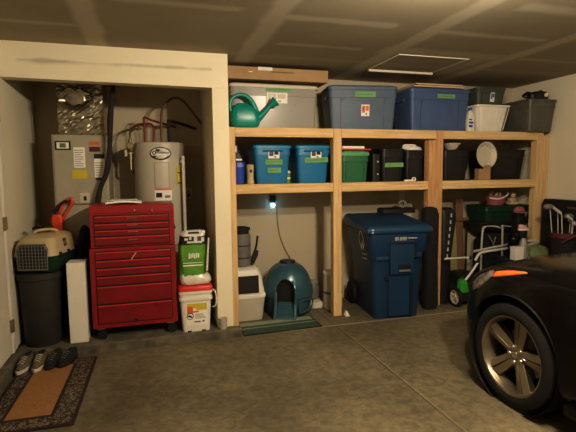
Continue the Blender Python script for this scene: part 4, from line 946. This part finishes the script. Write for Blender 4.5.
# ------------------------------------------------------------------ doormat and shoes
dmx0, dmx1, dmy0, dmy1 = -1.03, -.495, -1.42, -.365
dmt = thing('doormat', 'dark patterned doormat with a plain tan middle by the door', 'doormat', ((dmx0+dmx1)/2, (dmy0+dmy1)/2, 0), R(-1.0))
hx_, hy_ = (dmx1-dmx0)/2, (dmy1-dmy0)/2
MB().rr([(.001,0,0,hx_,hy_,.01),(.010,0,0,hx_,hy_,.01)]).build('mat_base', dmt, 'ratcol')
MB().box(-hx_+.02,hx_-.02,-hy_+.025,hy_-.025,.009,.0125).build('patterned_border', dmt, 'border')
MB().box(-.165,.135,-hy_+.125,hy_-.115,.012,.0140).build('dark_inline', dmt, 'ratcol')
MB().box(-.143,.113,-hy_+.147,hy_-.137,.0135,.0155).build('tan_panel', dmt, 'tan')
def shoe(name, label, x, y, rz, key, L=.25, sneaker=True, group=None):
    o = thing(name, label, 'shoe', (x, y, .0165), rz, group)
    out = lambda s, w: [(s*L, 0)]
    def ring(z, k, dx=0):   # plan outline, toe toward -y
        pts = []
        for q in range(24):
            a = 2*pi*q/24; yy = -cos(a); wv = .036+.010*(-yy) if yy < 0 else .036-.006*yy
            pts.append((dx+(wv*k)*sin(a)*(1.0 if abs(yy) < .8 else .95), yy*L/2*(.97+.03*k), z))
        return pts
    MB().loft([ring(0,1.0), ring(.006,1.06), ring(.022,1.05), ring(.025,1.0)]).build('sole', o, 'offw' if sneaker else 'black')
    u = MB(); rings = []
    for i in range(9):   # cross sections along the shoe
        t = i/8; y_ = -L/2+.012+t*(L-.022); w_ = (.038 if t < .6 else .034)*math.sqrt(max(.12, 1-((t-.5)*1.85)**2)) ; h_ = [.022,.036,.046,.058,.072,.076,.074,.078,.066][i]
        rings.append([(w_*cos(R(a)), y_, .022+h_*max(0, sin(R(a)))**.7) for a in range(0, 181, 18)])
    u.loft(rings, (True, True)); u.build('upper', o, key)
    MB().ball((0,.055,.092),.03,14,(.8,1.7,.28)).build('opening', o, 'black')
    l = MB()
    for k in range(4): y_ = -.065+k*.02; z_ = .066+k*.008; l.tube([(-.022,y_,z_-.004),(0,y_-.004,z_+.006),(.022,y_,z_-.004)],.0028,6,2)
    l.build('laces', o, 'offw' if sneaker else 'grey')
    return o
s1 = shoe('sneaker', 'worn tan sneaker on the doormat, closest to the door', -.985, -.475, R(-12), 'shoe', group=None)
dup(s1, (-.885, -.465, .0165), R(-6), 'worn tan sneaker standing between its twin and the black shoes')
s2 = shoe('black_shoe', 'low black shoe beside the tan sneakers on the doormat', -.785, -.465, R(-16), 'bfab', .23, False)
dup(s2, (-.69, -.455, .0165), R(-26), 'low black shoe at the far corner of the doormat')

# ------------------------------------------------------------------ car
NOSE = -1.20; CX = 2.975
car = thing('parked_car', 'black hatchback parked nose in with five spoke alloy wheels', 'car', (CX, -3.2, 0))
#            s     w     zb   zside(mid) zsh(shoulder) ztop
ST = [(.00, .30, .24, .40, .56, .58), (.02, .46, .20, .40, .60, .63), (.07, .60, .17, .40, .65, .69), (.15, .70, .16, .41, .69, .745), (.28, .785, .16, .42, .745, .81), (.44, .85, .16, .43, .80, .87),
      (.62, .882, .165, .44, .84, .91), (.90, .897, .17, .45, .87, .945), (1.20, .90, .17, .45, .885, .975), (1.50, .895, .17, .45, .90, .985), (2.0, .885, .17, .45, .915, .985),
      (2.7, .885, .17, .45, .94, .99), (3.2, .90, .17, .46, .96, 1.0), (3.6, .89, .18, .47, .97, 1.01), (3.95, .84, .20, .48, .95, 1.0), (4.15, .74, .24, .50, .88, .95), (4.22, .62, .28, .50, .80, .86)]
rings = []
for (s, w_, zb, zm, zs, zt) in ST:
    y = NOSE-s
    half = [(0, zb), (w_*.55, zb), (w_*.93, zb+.01), (w_*1.0, zb+.09), (w_*1.0, zm), (w_*.985, (zm+zs)/2+.02), (w_*.955, zs-.05), (w_*.90, zs), (w_*.80, zs+(zt-zs)*.35), (w_*.45, zt-.012), (0, zt)]
    ring = [(CX-x, y, z) for x, z in half]+[(CX+x, y, z) for x, z in reversed(half[1:-1])]
    rings.append(ring)
cb_ = MB().loft(rings).build('body', car, 'carpaint', sub=2, world=True)
bpy.context.view_layer.update()
dg = bpy.context.evaluated_depsgraph_get(); me = bpy.data.meshes.new_from_object(cb_.evaluated_get(dg)); cb_.modifiers.clear(); cb_.data = me
WY = (-2.01, -4.66); WZ = .328; WX = .80
cut = MB()
for wy in WY: cut.cyl((-1.2, wy+3.2, WZ+.015), (1.2, wy+3.2, WZ+.015), .365, n=64)
boolean_cut(cb_, cut)
try:
    for p in cb_.data.polygons: p.use_smooth = True
    cb_.data.set_sharp_from_angle(angle=R(35))
except Exception: pass
# inner wheel wells
for sx in (-1, 1):
    for wy in WY:
        g = MB().lathe([(.364,-.02),(.364,.16),(.36,.30),(.001,.30)] if True else [], (CX+sx*(.878), wy, WZ+.015), (-sx,0,0), 40, (False, False)); g.build('wheel_well', car, 'black', world=True)
# under tray so the hollow body reads solid is part of body mesh (closed)
# greenhouse
GH = [(1.22,.72,.97,.985),(1.45,.74,.97,1.10),(1.75,.70,.97,1.25),(2.05,.66,.97,1.345),(2.5,.645,.98,1.39),(3.0,.64,.98,1.375),(3.5,.62,.99,1.29),(3.85,.60,.99,1.14),(4.02,.62,.99,1.01)]
rings = []
for (s, wt, zb, zt) in GH:
    y = NOSE-s; wb_ = .83
    half = [(wb_, zb-.04), (wb_-(wb_-wt)*.55, zb+(zt-zb)*.6), (wt, zt-.035*(zt-zb)/.4), (wt*.6, zt), (0, zt+.005)]
    rings.append([(CX-x, y, z) for x, z in half]+[(CX+x, y, z) for x, z in reversed(half[:-1])])
MB().loft(rings, closed=False, cap=(True, True)).build('windows', car, 'carglass', sub=1, world=True)
rings = []
for (s, wt, zb, zt) in GH[2:7]:
    y = NOSE-s; rings.append([(CX-wt-.008, y, zt-.02), (CX-wt*.6, y, zt+.012), (CX, y, zt+.018), (CX+wt*.6, y, zt+.012), (CX+wt+.008, y, zt-.02)])
MB().loft(rings, closed=False, cap=(False, False)).build('roof', car, 'carpaint', sub=1, world=True)
for sx in (-1, 1):
    g = MB().ball((CX+sx*.96, NOSE-1.62, 1.03), .10, 18, (1.0,.6,.62)).box(CX+sx*.88-.05, CX+sx*.88+.05, NOSE-1.64, NOSE-1.60, .975, 1.0); g.build('wing_mirror', car, 'carpaint', world=True)
# wheels
def wheel(sx, wy):
    c = Vector((sx*WX, wy+3.2, WZ)); ax = Vector((sx, 0, 0))     # local to car; ax points outward
    ty = MB().lathe([(.245,-.10),(.27,-.105),(.315,-.10),(.328,-.08),(.328,.06),(.318,.085),(.29,.098),(.262,.10),(.248,.092),(.245,-.10)], c, ax, 64, (False, False)).build('tyre', car, 'rubber')
    rm = MB()
    rm.lathe([(.236,-.09),(.236,.04),(.244,.086),(.250,.090),(.251,.083)], c, ax, 64, (False, False))
    rm.lathe([(.244,.086),(.238,.089),(.230,.07),(.222,.0)], c, ax, 64, (False, False))
    rm.lathe([(.0,.045),(.036,.047),(.062,.040),(.070,.02),(.070,-.02)], c, ax, 40, (False, False))
    for k in range(5):
        a = 2*pi*k/5+pi/2+.22; u = Vector((0, cos(a)*1, sin(a))); t = Vector((0, -sin(a), cos(a)))
        for (ws0, ws1, off0, off1, dp) in ((-.036, -.002, -.056, -.005, .0), (.002, .036, .005, .056, .0)):
            q = [c+u*.055+t*ws0+ax*.034, c+u*.055+t*ws1+ax*.042, c+u*.238+t*(off1*1.05)+ax*.066, c+u*.238+t*(off0*1.05)+ax*.066]
            if abs(ws1) > abs(ws0): q = [c+u*.055+t*ws0+ax*.044, c+u*.055+t*ws1+ax*.034, c+u*.238+t*(off1)+ax*.056, c+u*.238+t*(off0)+ax*.070]
            else: q = [c+u*.055+t*ws0+ax*.034, c+u*.055+t*ws1+ax*.044, c+u*.238+t*(off1)+ax*.070, c+u*.238+t*(off0)+ax*.056]
            rm.hexa([p-ax*.05 for p in q]+q)
    rm.build('rim', ty, 'alu', bevel=.003, fix=True)
    nb = MB()
    for k in range(5):
        a = 2*pi*k/5+pi/2+.22+pi/5; u = Vector((0, cos(a), sin(a))); nb.cyl(c+u*.050+ax*.035, c+u*.050+ax*.055, .0095, n=6); nb.lathe([(.0105,.046),(.016,.047),(.016,.042)], c+u*.050, ax, 16, (False, False))
    nb.cyl(c+ax*.04, c+ax*.052, .024, .020, n=20); nb.build('lug_nuts', ty, 'chrome')
    MB().lathe([(.02,-.04),(.155,-.04),(.155,-.03),(.02,-.03)], c, ax, 40, (False, False)).build('brake_disc', ty, 'grey')
    MB().ball(c+Vector((0,-.08,.11)), .06, 12, (.4,1,1)).build('brake_caliper', ty, 'black')
for sx in (-1, 1):
    for wy in WY: wheel(sx, wy)
# surface-hugging parts by ray casting on the body
from mathutils.bvhtree import BVHTree
bvh = BVHTree.FromPolygons([v.co.copy() for v in cb_.data.vertices], [tuple(p.vertices) for p in cb_.data.polygons])
def hug(poly, sx, name, key, off=.006, n=10, world_dir=None, lift=None):
    """poly: list of (y, z) (world Y) quads as two edges (upper, lower) resampled, cast sideways on the body"""
    up, lo = poly; g = MB(); rows = []
    def samp(line, t):
        L = [0]
        for a, b_ in zip(line, line[1:]): L.append(L[-1]+math.dist(a, b_))
        d = t*L[-1]
        for i in range(len(line)-1):
            if d <= L[i+1]+1e-9:
                q = (d-L[i])/max(1e-9, L[i+1]-L[i]); return [line[i][j]+(line[i+1][j]-line[i][j])*q for j in range(3)]
        return line[-1]
    m_ = 6
    for j in range(m_+1):
        row = []
        for i in range(n+1):
            a = Vector(samp(up, i/n)); b_ = Vector(samp(lo, i/n)); p = a.lerp(b_, j/m_)
            p = Vector(((p.x-CX)*1.0, p.y+3.2, p.z)); p.x = p.x*(1 if sx < 0 else -1)
            hit, nr, _, dist = bvh.find_nearest(p)
            row.append(hit+nr*(off if 0 < j < m_ and 0 < i < n else -.002))
        rows.append(row)
    g.loft(rows, (False, False), closed=False)
    return g.build(name, car, key)
#HUG
for sx in (-1, 1):
    hug(([(2.213,-1.49,.645),(2.208,-1.556,.728),(2.195,-1.652,.778),(2.186,-1.756,.812)], [(2.18,-1.53,.612),(2.149,-1.655,.672),(2.144,-1.72,.728),(2.155,-1.765,.776)]), sx, 'headlight', 'lens', .008, 14)
    hug(([(2.176,-1.757,.802),(2.178,-1.815,.822),(2.178,-1.925,.843),(2.173,-2.045,.857)], [(2.150,-1.762,.765),(2.144,-1.848,.788),(2.147,-1.952,.820),(2.162,-2.05,.851)]), sx, 'amber_reflector', 'amber', .006, 14)
    hug(([(2.05,-2.35,.62),(2.05,-3.7,.62)], [(2.05,-2.35,.612),(2.05,-3.7,.612)]), sx, 'door_crease', 'carpaint', .006)
    g = MB().box(CX+sx*.885-.02, CX+sx*.885+.02, -4.25, -2.42, .165, .225); g.build('side_skirt', car, 'carpaint', bevel=.01, world=True)
    g = MB().box(CX+sx*.893-.006, CX+sx*.893+.006, -3.45, -3.28, .80, .83); g.build('door_handle', car, 'carpaint', bevel=.005, world=True)
MB().rr([(.30,0,2.065,.42,.02,.02),(.52,0,2.03,.36,.03,.02)]).build('grille', car, 'black')
g = MB().box(-.40,.40,2.0,2.05,.17,.25); g.build('front_splitter', car, 'black', bevel=.01)
for sx in (-1, 1):
    g = MB().box(sx*.62-.12, sx*.62+.12, -1.05, -1.0, .82, .90); g.build('tail_light', car, 'lidred', bevel=.01)

# ------------------------------------------------------------------ lights, world, camera
def light(name, loc, e, col, r=.05):
    l = bpy.data.lights.new(name, 'POINT'); l.energy = e; l.color = col; l.shadow_soft_size = r
    o = bpy.data.objects.new(name, l); COL.objects.link(o); o.location = loc
WARM = (1.0, .85, .64)
light('opener_bulb', (1.50, -2.45, 2.36), 88, WARM, .045)
light('opener_bulb', (1.58, -3.40, 2.36), 140, WARM, .045)
light('night_light_glow', (1.255, YB-.085, 1.12), .10, (.35, .75, 1), .02)
w = bpy.data.worlds.new('World'); sc.world = w; w.use_nodes = True
w.node_tree.nodes['Background'].inputs[0].default_value = (1, .85, .6, 1); w.node_tree.nodes['Background'].inputs[1].default_value = .004
f, yaw, pit, rol, D, H = 456.96, .2858, .0961, -.0108, 4.2586, 1.4816
cam = bpy.data.cameras.new('camera'); co = bpy.data.objects.new('camera', cam); COL.objects.link(co)
cam.sensor_fit = 'HORIZONTAL'; cam.sensor_width = 36; cam.lens = 36*f/576; cam.clip_start = .02
fw = Vector((sin(yaw)*cos(pit), cos(yaw)*cos(pit), -sin(pit))); rt = Vector((cos(yaw), -sin(yaw), 0)); up = rt.cross(fw)
c_, s_ = cos(rol), sin(rol)
r2 = rt*c_+up*s_*1; u2 = up*c_-rt*s_
Mx = Matrix((r2, u2, -fw)).transposed().to_4x4(); Mx.translation = (0, -D, H)
co.matrix_world = Mx
sc.camera = co
